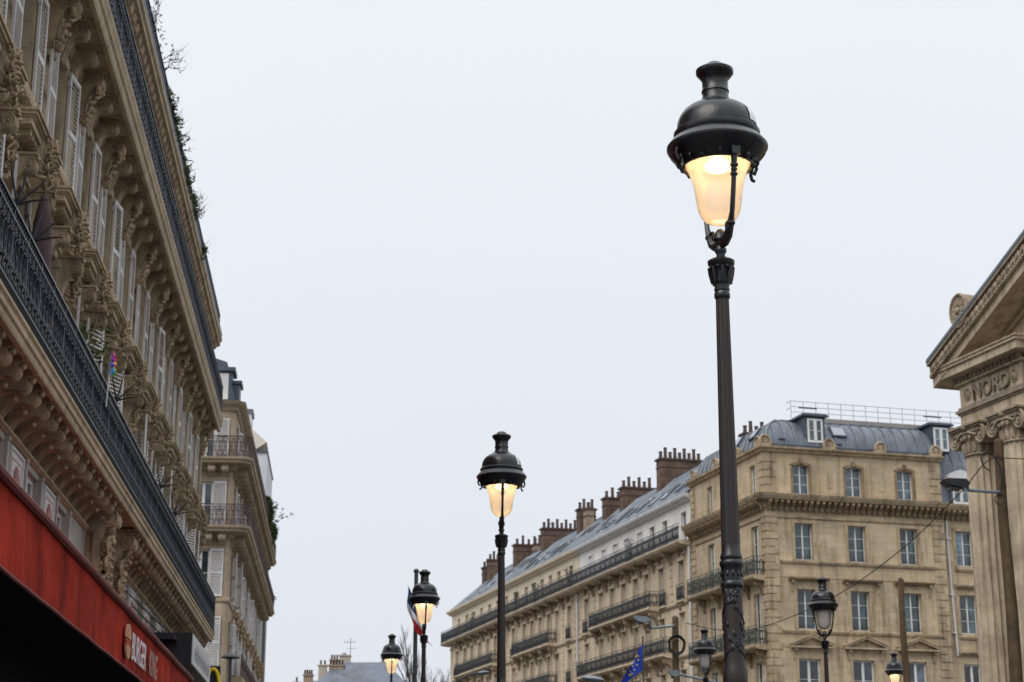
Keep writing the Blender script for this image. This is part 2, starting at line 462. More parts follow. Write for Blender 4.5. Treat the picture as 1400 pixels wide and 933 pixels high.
def frame_mesh(w, h, bars, mat_, fw=0.06):
    b = MB()
    b.box(-w/2, -w/2+fw, 0, 0.06, 0, h); b.box(w/2-fw, w/2, 0, 0.06, 0, h)
    b.box(-w/2+fw, w/2-fw, 0, 0.06, 0, fw*1.2); b.box(-w/2+fw, w/2-fw, 0, 0.06, h-fw, h)
    b.box(-fw*0.85, fw*0.85, -0.015, 0.045, fw*1.2, h-fw)
    for i in range(bars):
        z = fw+(h-2*fw)*(i+1)/(bars+1)
        b.box(-w/2+fw, -fw*0.85, 0.008, 0.05, z-0.012, z+0.012); b.box(fw*0.85, w/2-fw, 0.008, 0.05, z-0.012, z+0.012)
    return b.mesh('window', mat_)
def pane_mesh(w, h, mat_, fw=0.06):
    b = MB(); b.box(-w/4+fw*0.5, w/4-fw*0.1, 0, 0.012, fw, h-fw*0.9)
    return b.mesh('pane', mat_)
def window(fac, x, z0, z1, w, glass=None, frame=None, bars=2, y=0.2, fw=0.06):
    glass = glass or GLASS_D; frame = frame or WHITE
    h = z1-z0
    k = (round(w, 3), round(h, 3), bars, fw)
    f = fac.at('window', cached(('wf', k, frame.name), lambda: frame_mesh(w, h, bars, frame, fw)), x, y, z0)
    pm = cached(('wp', k, glass.name), lambda: pane_mesh(w, h, glass, fw))
    ob('pane', pm, f, (-w/4, 0.03, 0)); ob('pane', pm, f, (w/4, 0.03, 0), math.pi).location.y = 0.042
    return f
def shutter(fac, x, y, z0, w, h, ang, mat_=None, pitch=0.075):
    """hinge at x; ang = heading of the leaf in the facade frame"""
    mat_ = mat_ or WHITE
    k = (round(w, 3), round(h, 3), mat_.name, pitch)
    def fm():
        b = MB(); t = 0.05
        b.box(0, t, -0.02, 0.02, 0, h); b.box(w-t, w, -0.02, 0.02, 0, h)
        for z in (0, h*0.5-0.04, h-0.08): b.box(t, w-t, -0.018, 0.018, z, z+0.08)
        for z in (0.2, h-0.2): b.box(-0.03, 0.03, -0.03, 0.03, z-0.05, z+0.05)
        return b.mesh('shutter', mat_)
    def lm():
        b = MB(); t = 0.05
        z = 0.1
        while z < h-0.1:
            if abs(z-h*0.5) > 0.07:
                b.prism([(-0.018, z-0.012), (0.016, z+pitch*0.36), (0.020, z+pitch*0.36-0.008), (-0.014, z-0.02)], t, w-t, 'x', False)
            z += pitch
        return b.mesh('louvers', mat_)
    s = fac.at('shutter', cached(('sf', k), fm), x, y, z0, ang)
    ob('shutter_back', cached(('sb', k), lambda: MB().box(0.05, w-0.05, 0.0, 0.004, 0.05, h-0.05).mesh('shutter_back', DKGREY)), s, (0, 0.0 if math.cos(ang) < 0 else 0.0, 0)) if pitch > 0.08 else None
    stuff(ob('louvers', cached(('sl', k), lm), s))
    return s

def rail_panel(mat_, w=1.0, h=1.0, rich=True, r=0.013):
    b = MB()
    b.box(0, w, -0.026, 0.026, h-0.03, h); b.box(0, w, -0.015, 0.015, h-0.155, h-0.135)
    b.box(0, w, -0.018, 0.018, 0.06, 0.085); b.box(-0.014, 0.014, -0.014, 0.014, 0, h)
    n = int(round(w/0.125))
    top = h-0.145
    for i in range(n):
        x = (i+0.5)*w/n
        if rich:
            b.tube([(x+0.05*math.cos(a*math.pi/4), 0, h-0.083+0.048*math.sin(a*math.pi/4)) for a in range(8)], 0.008, 4, True)
        b.box(x-0.009, x+0.009, -0.009, 0.009, 0.085, top)
    m = max(1, int(round(w/0.25)))
    for i in range(m):
        x0 = i*w/m; c = x0+w/m/2; q = w/m/2
        zc = (top+0.085)/2; hh = (top-0.085)/2
        for s in (-1, 1):
            # lyre: two S scrolls leaning to the middle
            pts = []
            for k in range(13):
                t = k/12
                pts.append((c+s*q*(0.86*math.cos(t*math.pi*2.0)*0.55+0.4), 0.012*s, 0.10+(top-0.12)*t))
            b.tube(pts, r, 4)
            b.tube(spiral(c+s*q*0.5, zc+hh*0.55, q*0.45, q*0.08, 1.4, 12, math.pi/2, -0.012, s), r*0.9, 4)
            b.tube(spiral(c+s*q*0.5, zc-hh*0.5, q*0.45, q*0.08, 1.4, 12, -math.pi/2, -0.012, -s), r*0.9, 4)
            if rich:
                b.tube(spiral(c+s*q*0.35, zc+0.02, q*0.34, q*0.06, 1.2, 10, 0, 0.014, s), r*0.8, 4)
        b.ball((c, 0, zc), 0.032, 0.018, 0.05, 6, 4)
        b.ball((c, 0, top-0.1), 0.025, 0.018, 0.04, 6, 4)
        b.ball((c, 0, 0.17), 0.025, 0.018, 0.04, 6, 4)
    return b.mesh('railing_panel', mat_)
def railing(fac, x0, x1, y, z, mat_, h=1.0, rich=True, step=1.0, rz=0.0, r=0.013, name='railing_panel'):
    n = max(1, int(round(abs(x1-x0)/step)))
    w_ = abs(x1-x0)/n
    me = cached(('rp', mat_.name, round(w_, 2), h, rich, r), lambda: rail_panel(mat_, w_, h, rich, r))
    for i in range(n):
        fac.at(name, me, min(x0, x1)+i*w_, y, z)
def rail_end(fac, x, y0, y1, z, mat_, h=1.0, rich=True, r=0.013):
    w_ = abs(y1-y0)
    me = cached(('rp', mat_.name, round(w_, 2), h, rich, r), lambda: rail_panel(mat_, w_, h, rich, r))
    fac.at('railing_panel', me, x, min(y0, y1), z, math.pi/2)

def scroll_console(w, d, h, mat_, rich=False, seed=0, ribs=True):
    """S-scroll bracket: top at z=0, back at y=0, reaching y=-d, down to z=-h"""
    b = MB()
    R1 = d*0.27; yc, zc = -d+R1, -R1*1.25
    def prof(k):
        p = [(0, 0), (-d*0.99*k, 0), (-d*0.99*k, -R1*0.25)]
        for i in range(9):
            a = math.radians(110+i*20)
            p.append((yc+R1*k*math.cos(a), zc+R1*k*math.sin(a)))
        P0 = Vector((yc, zc-R1*k)); P1 = Vector((-d*0.42, zc-R1*0.5)); P2 = Vector((-d*0.26*k, -h*0.62)); P3 = Vector((-d*0.24*k, -h*0.86))
        for i in range(1, 8):
            t = i/7
            q = P0*(1-t)**3+P1*3*t*(1-t)**2+P2*3*t*t*(1-t)+P3*t**3
            p.append((q.x, q.y))
        p += [(-d*0.14*k, -h*0.98), (0, -h)]
        return p
    b.prism(prof(0.95), -w/2, w/2, 'x')
    if ribs:
        b.prism(prof(1.03), -w*0.2, w*0.2, 'x')
    for s in (-1, 1):
        x = s*(w/2+0.004)
        sp = [(x, q[0], q[2]) for q in spiral(yc, zc, R1*0.92, R1*0.12, 1.8, 22, math.pi/2)]
        b.tube(sp, R1*0.11, 4)
        b.ball((x, yc, zc), 0.02+R1*0.05, R1*0.17, R1*0.17, 6, 4)
        sp = [(x, q[0], q[2]) for q in spiral(-d*0.14, -h*0.84, d*0.12, d*0.02, 1.5, 12, -math.pi/2)]
        b.tube(sp, R1*0.09, 4)
    b.box(-w*0.62, w*0.62, -d*1.02, 0, 0.0, 0.035)
    if rich:
        r_ = random.Random(seed)
        for i in range(24):
            t = r_.random()
            b.ball((r_.uniform(-w*0.5, w*0.5), -d*(0.92-0.75*t)+r_.uniform(-0.04, 0.0), -R1*1.3-(h-R1*1.5)*t), r_.uniform(0.03, 0.06), 0.05, r_.uniform(0.04, 0.09), 6, 4, (r_.uniform(-1, 1), r_.uniform(-1, 1), 0))
        for i in range(4):
            s = -1 if i % 2 else 1
            b.tube(spiral(s*w*0.3, -h*(0.35+0.15*i), w*0.34, 0.02, 1.3, 10, r_.random()*6, -d*(0.62-0.12*i), s), 0.018, 4)
    return b.mesh('console', mat_)

def carved(w, h, d, seed, mat_, n=40, name='carved_ornament'):
    """a hanging trophy of fruit, leaves and scrolls in high relief; top centre at origin"""
    r_ = random.Random(seed); b = MB()
    b.prism([(-w*0.42, 0), (w*0.42, 0), (w*0.34, -h*0.55), (w*0.12, -h*0.97), (-w*0.12, -h*0.97), (-w*0.34, -h*0.55)], -d*0.35, 0, 'y')
    for i in range(n):
        t = r_.random()**0.8
        ww = w*0.46*(1-0.72*t)
        x = r_.uniform(-ww, ww)
        b.ball((x, -d*(0.35+0.5*(1-abs(x)/max(ww, .01)))*(1-0.4*t), -h*t), r_.uniform(0.035, 0.075)*w*1.5, d*0.2, r_.uniform(0.03, 0.07)*h*0.6, 6, 4,
               (r_.uniform(-.8, .8), r_.uniform(-.8, .8), r_.uniform(-.8, .8)))
    for i in range(7):
        t = i/7.0; s = -1 if i % 2 else 1
        b.tube(spiral(s*w*0.3*(1-0.6*t), -h*t-0.05*h, w*0.2*(1-0.4*t), 0.01, 1.5, 12, r_.random()*6, -d*(0.7-0.2*t), s), 0.022*w*1.5, 4)
    for s in (-1, 1):   # drooping leaves
        for k in range(6):
            z = -h*(0.05+0.13*k); q = 1-0.11*k
            b.tube([(s*w*0.1*q, -d*0.55, z), (s*w*0.28*q, -d*0.72, z-0.05*h), (s*w*0.4*q, -d*0.5, z-0.14*h)], [0.03*w, 0.05*w, 0.02*w], 5)
    return b.mesh(name, mat_)

def wave_bracket(mat_, d=0.66, h=0.8, w=0.36):
    b = MB()
    def prof(k, dy=0.0):
        p = [(0, 0), (-d, 0), (-d, -0.07), (-d+0.07, -0.09)]
        yc, zc, r = -d+0.15, -0.19, 0.105*k
        for i in range(8):
            a = math.radians(125+i*20)
            p.append((yc+r*math.cos(a)+dy, zc+r*math.sin(a)))
        P0 = Vector((yc, zc-r)); P1 = Vector((-d*0.55, zc-r*0.3)); P2 = Vector((-d*0.2*k, -h*0.5)); P3 = Vector((-0.06*k, -h))
        for i in range(1, 8):
            t = i/7
            q = P0*(1-t)**3+P1*3*t*(1-t)**2+P2*3*t*t*(1-t)+P3*t**3
            p.append((q.x, q.y))
        p.append((0, -h))
        return p
    b.prism(prof(0.86), -w/2, w/2, 'x')
    b.prism(prof(1.0), -w*0.31, w*0.31, 'x')
    b.prism(prof(1.13), -w*0.12, w*0.12, 'x')
    b.ball((0, -d+0.24, -0.36), 0.04, n=8, m=6)
    b.ball((0, -d+0.03, -0.1), 0.06, 0.05, 0.06, 7, 5)
    return b.mesh('bracket', mat_)

def moulding(fac, name, x0, x1, prof, z, mat_, y=0.0):
    b = MB(); b.prism(prof, x0, x1, 'x')
    return fac.at(name, b.mesh(name, mat_), 0, y, z)
def boxpart(fac, name, dims, mat_):
    b = MB(); b.box(*dims)
    return fac.at(name, b.mesh(name, mat_))

# ------------------------------------------------------------------ the ornate building on the left
EL = 4.75
S0, S1 = 13.0, 55.4
bl = thing('apartment_building', 'tall ornate stone building on the left with long iron balconies above a red awning', 'building', NL*EL, math.pi/2+AL)
F = Fac(bl)
cs = [26.2+2.95*k for k in range(-4, 10)]            # window axes 14.4 .. 52.75
ops = []
for c in cs:
    ops += [(c-0.55, c+0.55, 11.55, 13.6), (c-0.58, c+0.58, 8.2, 10.35), (c-0.5, c+0.5, 14.55, 16.3)]
F.at('wall', wall_mesh('wall', S0, S1, 7.0, 17.0, ops, STONE_LW))
boxpart(F, 'inner_wall', (S0, S1-0.02, 0.32, 11.0, 0.0, 17.0), BLACKM)
b = MB(); b.quad((S1, 0, 0), (S1, 11, 0), (S1, 11, 17), (S1, 0, 17)); F.at('side_wall', b.mesh('side_wall', STONE_LW))
# ground floor and mezzanine
boxpart(F, 'shop_front', (S0, S1-0.01, -0.02, 0.3, 0.0, 5.2), BLACKM)  # matt black paints in the shade of the shop interior
eops = []
mz = []
x = 14.8
while x < 54.0:
    if not (31.7 < x < 35.6):
        mz.append(x); eops.append((x-0.58, x+0.58, 5.7, 6.86))
    x += 2.9
F.at('mezzanine_wall', wall_mesh('mezzanine_wall', S0, S1, 5.2, 7.0, eops, MEZZ, 0.16), 0, -0.04, 0)
for x in mz:
    window(F, x, 5.7, 6.86, 1.16, GLASS_D, WHITE2, 0, 0.04, 0.09)
pan = MB(); pan.box(-0.5, 0.5, -0.03, 0, 0, 1.02)
for q in ((-0.5, -0.46, 0, 1.02), (0.46, 0.5, 0, 1.02), (-0.46, 0.46, 0.98, 1.02)): pan.box(q[0], q[1], -0.05, -0.03, q[2], q[3])
panm = pan.mesh('panel', WHITE2)
flr = MB()
for a in range(7):
    t = math.radians(30+a*20)
    flr.tube([(0, -0.04, 0.4), (0.16*math.cos(t), -0.045, 0.4+0.2*math.sin(t)), (0.26*math.cos(t)*1.1, -0.04, 0.4+0.42*math.sin(t))], [0.014, 0.04, 0.008], 4)
for q in ((-0.36, -0.345, 0.05, 0.88), (0.345, 0.36, 0.05, 0.88), (-0.345, 0.345, 0.865, 0.88)): flr.box(q[0], q[1], -0.036, -0.03, q[2], q[3])
REDP = mat('pale_red_paint', (0.46, 0.22, 0.2), 0.6, 0.15, 3.0, bump=0)
flm = flr.mesh('painted_flower', REDP)
for a, c in zip(mz[:-1], mz[1:]):
    if c-a < 3.0:
        p = F.at('panel', panm, (a+c)/2, -0.045, 5.86); ob('painted_flower', flm, p)
pil = MB(); pil.box(-0.06, 0.06, -0.045, 0, 0, 1.2); pil.box(-0.07, 0.07, -0.06, 0, 1.14, 1.2); pilm = pil.mesh('pilaster', MEZZ)
for x in mz:
    for s in (-1, 1): F.at('pilaster', pilm, x+s*0.69, -0.045, 5.74)
for a, c in ((S0, 32.0), (35.4, S1-0.3)):
    moulding(F, 'moulding', a, c, [(0.0, 0), (-0.07, 0), (-0.09, 0.02), (-0.12, 0.03), (-0.12, 0.07), (-0.06, 0.09), (0, 0.1)], 6.96, STONE_L)
# first balcony
B1 = 7.44
moulding(F, 'balcony_slab', S0, S1, [(0, 0.07), (-0.62, 0.07), (-0.62, 0), (-0.69, 0), (-0.71, 0.03), (-0.71, 0.1), (-0.74, 0.12), (-0.74, 0.2), (-0.77, 0.23), (-0.77, 0.27), (0, 0.27)], B1, STONE_L)
moulding(F, 'balcony_edge', S0, S1+0.01, [(-0.6, 0), (-0.755, 0), (-0.755, 0.13), (-0.6, 0.13)], B1+0.273, BLACKM)
wb = wave_bracket(STONE_LC, 0.6, 0.47, 0.27)
x = S0+0.3
while x < 32.0:
    F.at('bracket', wb, x, -0.02, B1+0.065); x += 0.735
x = 35.6
while x < 55.2:
    F.at('bracket', wb, x, -0.02, B1+0.065); x += 0.735
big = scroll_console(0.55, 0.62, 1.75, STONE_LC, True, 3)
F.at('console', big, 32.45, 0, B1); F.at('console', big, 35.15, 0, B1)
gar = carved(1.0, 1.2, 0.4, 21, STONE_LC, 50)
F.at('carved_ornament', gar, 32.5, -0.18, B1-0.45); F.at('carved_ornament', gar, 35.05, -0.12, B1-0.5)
railing(F, S0, S1, -0.73, B1+0.36, IRON, 1.02, True, 1.0)
rail_end(F, S1-0.02, -0.73, 0.0, B1+0.36, IRON, 1.02)
# main-floor windows with hoods, hanging ornament on the piers
hood = MB()
for pj, za, zb in ((0.10, 0.0, 0.09), (0.14, 0.09, 0.16), (0.12, 0.16, 0.28), (0.18, 0.28, 0.32), (0.23, 0.32, 0.36), (0.27, 0.36, 0.385), (0.42, 0.385, 0.48), (0.45, 0.48, 0.51), (0.49, 0.51, 0.56), (0.52, 0.56, 0.60)):
    hood.box(-0.66-pj*0.7, 0.66+pj*0.7, -pj, 0.0, za, zb)
for k in range(9): hood.box(-0.72+k*0.18-0.045, -0.72+k*0.18+0.045, -0.38, -0.2, 0.3, 0.384)
hoodm = hood.mesh('hood', STONE_L)
arch = MB()
for s in (-1, 1):
    arch.box(s*0.72-0.14, s*0.72+0.14, -0.12, 0.0, -2.2, 0.0)
    arch.box(s*0.72-0.17, s*0.72+0.17, -0.16, 0.0, -0.16, -0.03)
arch.box(-0.86, 0.86, -0.1, 0.0, -0.03, 0.015)
archm = arch.mesh('window_surround', STONE_L)
hcon = scroll_console(0.2, 0.4, 0.75, STONE_LC)
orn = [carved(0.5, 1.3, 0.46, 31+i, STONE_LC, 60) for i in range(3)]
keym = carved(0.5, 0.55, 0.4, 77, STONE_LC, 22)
sill = MB(); sill.prism([(0, 0), (-0.1, 0), (-0.14, 0.05), (-0.24, 0.08), (-0.26, 0.14), (-0.26, 0.2), (0, 0.22)], -0.78, 0.78, 'x'); sillm = sill.mesh('sill', STONE_L)
sur = MB()
for s in (-1, 1): sur.box(s*0.63-0.08, s*0.63+0.08, -0.05, 0, 0, 2.05)
sur.box(-0.71, 0.71, -0.06, 0, 2.05, 2.22); surm = sur.mesh('window_surround', STONE_L)
for i, c in enumerate(cs):
    window(F, c, 8.2, 10.35, 1.16, GLASS_D, WHITE, 2, 0.22)
    F.at('window_surround', archm, c, 0, 10.4)
    F.at('hood', hoodm, c, 0, 10.42)
    for s in (-1, 1): F.at('console', hcon, c+s*0.72, -0.1, 10.41)
    F.at('keystone', keym, c, -0.3, 10.95)
    F.at('carved_ornament', orn[i % 3], c+1.475, -0.02, 11.1)
    if i % 3 != 1:
        shutter(F, c+0.58, -0.18, 8.25, 0.55, 2.05, math.radians(-rnd.choice((8, 15, 24))), SHUT)
    shutter(F, c-0.58, -0.18, 8.25, 0.55, 2.05, math.radians(180+rnd.choice((5, 12, 30))), SHUT)
    # upper floor
    window(F, c, 11.55, 13.6, 1.1, GLASS_D, WHITE, 2, 0.22)
    F.at('sill', sillm, c, 0, 11.33)
    F.at('window_surround', surm, c, 0, 11.55)
    a1, a2 = rnd.choice((0.5, 1, 2, 4, 8)), rnd.choice((-0.5, 0, 1, 2))
    shutter(F, c+0.6, -0.1, 11.58, 0.54, 2.0, math.radians(-a1), SHUT)
    shutter(F, c-0.6, -0.1, 11.58, 0.54, 2.0, math.radians(180+a2), SHUT)
    # top floor
    window(F, c, 14.55, 16.3, 1.0, GLASS_D, WHITE, 2, 0.2)
# second balcony on consoles
B2 = 14.1
moulding(F, 'balcony_slab', S0, S1, [(0, 0.08), (-0.56, 0.08), (-0.56, 0.0), (-0.63, 0.0), (-0.66, 0.05), (-0.66, 0.16), (-0.7, 0.2), (-0.7, 0.3), (-0.73, 0.34), (-0.73, 0.42), (0, 0.42)], B2, STONE_L)
moulding(F, 'balcony_edge', S0, S1+0.01, [(-0.6, 0), (-0.72, 0), (-0.72, 0.05), (-0.6, 0.05)], B2+0.423, BLACK)
moulding(F, 'frieze', S0, S1, [(0, 0), (-0.06, 0.02), (-0.08, 0.1), (-0.12, 0.14), (-0.12, 0.2), (0, 0.2)], B2-0.2, STONE_L)
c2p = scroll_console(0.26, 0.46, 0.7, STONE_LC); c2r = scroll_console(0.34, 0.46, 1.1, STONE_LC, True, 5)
for i in range(43):
    x = 13.42+i*0.9833
    if x > S1-0.2: break
    k = round((x-14.4)/0.9833)
    if (k % 3) == 2: F.at('console', c2r, x, 0, B2+0.06)
    else: F.at('console', c2p, x, 0, B2+0.06)
    F.at('soffit_rib', cached('ribm', lambda: MB().box(-0.2, 0.2, -0.5, -0.02, -0.03, 0.0).mesh('soffit_rib', STONE_L)), x, 0, B2+0.078)
railing(F, S0, S1, -0.66, B2+0.47, IRON, 1.02, True, 1.0)
rail_end(F, S1-0.02, -0.66, 0.0, B2+0.47, IRON, 1.02)
# top cornice with shell-like modillions, gutter balcony with a railing
C3 = 17.0
moulding(F, 'cornice', S0, S1+0.25, [(0, -0.3), (-0.12, -0.26), (-0.14, -0.05), (-0.42, 0.0), (-0.5, 0.03), (-0.5, 0.14), (-0.55, 0.18), (-0.56, 0.26), (0, 0.3)], C3, STONE_L)
mo = MB()
mo.prism([(0, 0), (-0.3, 0), (-0.32, -0.08), (-0.25, -0.17), (-0.12, -0.2), (-0.06, -0.32), (0, -0.36)], -0.13, 0.13, 'x')
for k in range(-2, 3): mo.tube([(k*0.05, -0.3, -0.03), (k*0.055, -0.27, -0.15), (k*0.04, -0.1, -0.24), (k*0.02, -0.04, -0.36)], 0.03, 5)
mom = mo.mesh('modillion', STONE_LC)
x = S0+0.2
while x < S1: F.at('modillion', mom, x, -0.12, C3-0.03); x += 0.47
railing(F, S0, S1, -0.46, C3+0.27, IRON, 0.72, True, 1.0)
rail_end(F, S1+0.0, -0.46, 0.4, C3+0.27, IRON, 0.72)
moulding(F, 'gutter', S0, S1+0.2, [(-0.40, 0), (-0.54, 0), (-0.56, 0.1), (-0.40, 0.1)], C3+0.30, ZINC_D)
moulding(F, 'roof', S0, S1, [(0.1, 0), (0.7, 3.0), (4.5, 4.2), (11, 4.2), (11, 0)], C3+0.3, ZINC)
drain = MB(); drain.tube([(S1-0.25, -0.09, 7.9), (S1-0.25, -0.09, 14.0)], 0.05, 8); F.at('drain_pipe', drain.mesh('drain_pipe', STONE_L))

# awning, its lettering and emblem
aw = thing('shop_awning', 'long red canvas shop awning with white lettering and a bun emblem', 'awning', NL*EL, math.pi/2+AL)
A = Fac(aw)
nx = 150
b = MB(); vs = []; fs = []
rows_ = 9
for i in range(nx+1):
    x = S0+(39.6-S0)*i/nx
    for j in range(rows_):
        t = j/(rows_-1)
        z = 4.93-0.85*t
        y = -1.45-0.004*math.sin(x*3.1+1.3*math.sin(x*0.7))*t-0.003*math.sin(x*9.3+t)*t-0.03*t-0.014*math.sin(x*4.3+2*math.sin(x*0.9)+t*1.5)*math.sin(math.pi*t)
        vs.append((x, y, z+(0.002*math.sin(x*2.3) if j == rows_-1 else 0)))
for i in range(nx):
    for j in range(rows_-1):
        a = i*rows_+j
        fs.append((a, a+rows_, a+rows_+1, a+1))
b.add(vs, fs)
A.at('valance', b.mesh('valance', RED))
b = MB(); b.quad((S0, -1.44, 4.95), (39.6, -1.44, 4.95), (39.6, -0.05, 5.45), (S0, -0.05, 5.45)); b.quad((39.6, -1.44, 4.95), (39.6, -1.44, 4.6), (39.6, -0.05, 4.6), (39.6, -0.05, 5.45))
A.at('canopy', b.mesh('canopy', RED))
b = MB()
b.tube([(x_, -1.47, 4.95+0.006*math.sin(x_*1.7)) for x_ in [S0+i*0.55 for i in range(49)]], 0.055, 8)
A.at('front_bar', b.mesh('front_bar', RED_D))
b = MB(); b.tube([(x_, -1.483-0.004*math.sin(x_*3.1+1.3*math.sin(x_*0.7)), 4.08+0.002*math.sin(x_*2.3)) for x_ in [S0+i*0.266 for i in range(101)]], 0.022, 6)
A.at('hem', b.mesh('hem', RED_D))
b = MB(); b.box(S0, 39.5, -1.38, -0.1, 4.35, 4.4); A.at('underside', b.mesh('underside', BLACKM))  # black sheet, the deep shade below the canopy put into its colour
def text(body, size, parent, loc, mat_, sx=1.0, bold=0.0, ext=0.02, name='lettering', rz=0.0, space=1.0):
    c = bpy.data.curves.new(name, 'FONT'); c.body = body; c.size = size; c.extrude = ext; c.offset = bold; c.space_character = space
    c.materials.append(mat_)
    tmp = bpy.data.objects.new('tmp', c); COL.objects.link(tmp)
    dg = bpy.context.evaluated_depsgraph_get()
    me = bpy.data.meshes.new_from_object(tmp.evaluated_get(dg)); me.name = name
    bpy.data.objects.remove(tmp); bpy.data.curves.remove(c)
    o = ob(name, me, parent, loc); o.rotation_euler = (math.pi/2, 0, rz); o.scale = (sx, 1, 1)
    return o
text('BURGER', 0.585, aw, (27.62, -1.52, 4.26), LET_W, 0.90, 0.004, 0.001, space=1.06)
text('KING', 0.585, aw, (30.2, -1.52, 4.26), LET_G, 0.90, 0.002, 0.001, space=1.06)
em = MB()
def bun(z0, z1, up):
    p = []
    for i in range(13):
        a = math.pi*i/12
        p.append((0.3*math.cos(a), (z0+(z1-z0)*math.sin(a)) if up else (z1-(z1-z0)*math.sin(a))))
    return p
e1 = MB(); e1.prism(bun(0.3, 0.52, True), -0.015, 0.015, 'y'); e2 = MB(); e2.prism(bun(0.0, 0.2, False), -0.015, 0.015, 'y')
e3 = MB()
for k in range(2): e3.box(-0.27, 0.27, -0.012, 0.012, 0.215+k*0.04, 0.24+k*0.04)
emo = A.at('emblem', e1.mesh('emblem', BUN), 26.98, -1.53, 4.19)
ob('lower_bun', e2.mesh('lower_bun', BUN), emo); ob('middle_bars', e3.mesh('middle_bars', EMBR), emo)

# boxed fascia sign beyond the awning, and the projecting arch sign
sg = thing('shop_sign', 'black boxed shop sign with a pale printed front beyond the red awning', 'sign', NL*EL, math.pi/2+AL)
G_ = Fac(sg)
boxpart(G_, 'case', (41.2, 47.0, -1.28, -0.03, 5.45, 6.17), BLACK)
boxpart(G_, 'front_panel', (41.22, 46.98, -1.3, -1.282, 5.47, 6.15), mat('sign_panel_pale', (0.6, 0.6, 0.61), 0.5, 0.12, 2.0, bump=0))
b = MB()
r_ = random.Random(4)
x = 41.8
while x < 46.4:
    ww = r_.uniform(0.14, 0.3); hh = r_.uniform(0.3, 0.42)
    b.box(x, x+0.05, -1.304, -1.301, 5.6, 5.6+hh); b.box(x+ww-0.05, x+ww, -1.304, -1.301, 5.6, 5.6+hh*r_.choice((1, 0.6)))
    b.box(x, x+ww, -1.306, -1.3042, 5.6+hh*0.5, 5.65+hh*0.5); x += ww+0.1
stuff(G_.at('blurred_lettering', b.mesh('blurred_lettering', mat('sign_letter_grey', (0.3, 0.3, 0.31), 0.6, 0.1, 2.0, bump=0))))
b = MB(); b.tube([(40.7, -0.9, 6.05), (39.9, -0.5, 6.35), (38.6, -0.05, 6.75)], 0.018, 5); b.tube([(40.9, -0.6, 6.1), (40.2, -0.3, 6.35), (39.2, -0.05, 6.6)], 0.018, 5)
b.box(40.5, 41.2, -0.95, -0.05, 5.95, 6.05)
G_.at('stay_rods', b.mesh('stay_rods', BLACK))
ms = thing('arch_sign', 'black projecting sign with a yellow double arch past the boxed sign', 'sign', NL*EL+DL*52.0, math.pi/2+AL)
G2 = Fac(ms)
boxpart(G2, 'board', (0, 0.12, -1.22, -0.1, 5.2, 6.42), BLACK)
b = MB()
for s in (-1, 1):
    b.tube([(-0.03, -0.7+s*0.2+0.2*math.cos(math.pi*i/14)*1.0, 5.55+0.78*math.sin(math.pi*i/14)**0.75) for i in range(15)], 0.05, 6)
G2.at('double_arch', b.mesh('double_arch', YELLOW), 0, -0.12, 0)

# things on the balconies and the roof edge of the left building
def leaves(b, c, rx, ry, rz_, n, size, r_):
    for _ in range(n):
        while True:
            p = Vector((r_.uniform(-1, 1), r_.uniform(-1, 1), r_.uniform(-1, 1)))
            if p.length < 1: break
        p = Vector((c[0]+p.x*rx, c[1]+p.y*ry, c[2]+p.z*rz_))
        a = Euler((r_.uniform(0, 6), r_.uniform(0, 6), r_.uniform(0, 6))).to_matrix()
        s = size*r_.uniform(0.5, 1.3)
        q = [Vector((-s*0.25, 0, -s)), Vector((s*0.25, 0, -s*0.2)), Vector((0, s*0.15, s)), Vector((-s*0.3, 0, s*0.2))]
        b.quad(*[p+a @ v for v in q])
def twig(b, p, d, n, ln, r, r_, drift=0.35):
    pts = [Vector(p)]; d = Vector(d).normalized()
    for i in range(n):
        d = (d+Vector((r_.uniform(-1, 1), r_.uniform(-1, 1), r_.uniform(-0.6, 1)))*drift).normalized()
        pts.append(pts[-1]+d*ln)
    b.tube(pts, [r*(1-0.8*i/n) for i in range(n+1)], 4)
    return pts
def roof_plant(label, s, z, rx, rz_, n, twigs, seed, group, mat_=LEAF, e_=4.22, size=0.09, ry=0.16):
    p = DL*s+NL*e_
    t = thing('wild_plant', label, 'plant', (p.x, p.y, z), math.pi/2+AL, group)
    r_ = random.Random(seed)
    b = MB()
    leaves(b, (0, 0, rz_*0.5), rx, ry, rz_, n, size, r_)
    tb = MB()
    for i in range(twigs):
        pts = twig(tb, (r_.uniform(-rx, rx)*0.9, 0, 0), (r_.uniform(-0.4, 0.4), r_.uniform(-0.8, -0.1), r_.uniform(0.2, 0.9)), 6, rz_*r_.uniform(0.08, 0.22), 0.011, r_)
        for q in pts[3:]:
            leaves(b, q, 0.07, 0.07, 0.07, 3, size*0.8, r_)
            if r_.random() < 0.5: twig(tb, q, (r_.uniform(-1, 1), r_.uniform(-1, 0.2), 0.6), 3, 0.09, 0.006, r_)
    ob('stem', tb.mesh('stem', TWIG), t)
    ob('foliage', b.mesh('foliage', mat_), t)
    return t
GP = 'wild plants growing over the roof gutter'
roof_plant('sparse twiggy plant nearest the top of the picture on the left roof gutter', 34.6, 17.75, 1.6, 0.55, 60, 9, 1, GP, ry=0.12, size=0.05)
roof_plant('thick green bush spilling over the upper part of the roof railing', 38.4, 17.5, 1.9, 0.36, 480, 9, 2, GP, e_=4.25, ry=0.12, size=0.07)
roof_plant('dense green clump hanging midway along the roof railing', 41.7, 17.35, 1.5, 0.36, 460, 9, 3, GP, e_=4.25, ry=0.12, size=0.07)
roof_plant('low green tuft with long bare twigs below the roof clumps', 43.9, 17.4, 0.8, 0.35, 400, 9, 5, GP, ry=0.12, size=0.06)
roof_plant('tiny green sprig on the cornice near the far end of the roof', 47.0, 17.2, 0.3, 0.3, 60, 3, 8, GP)
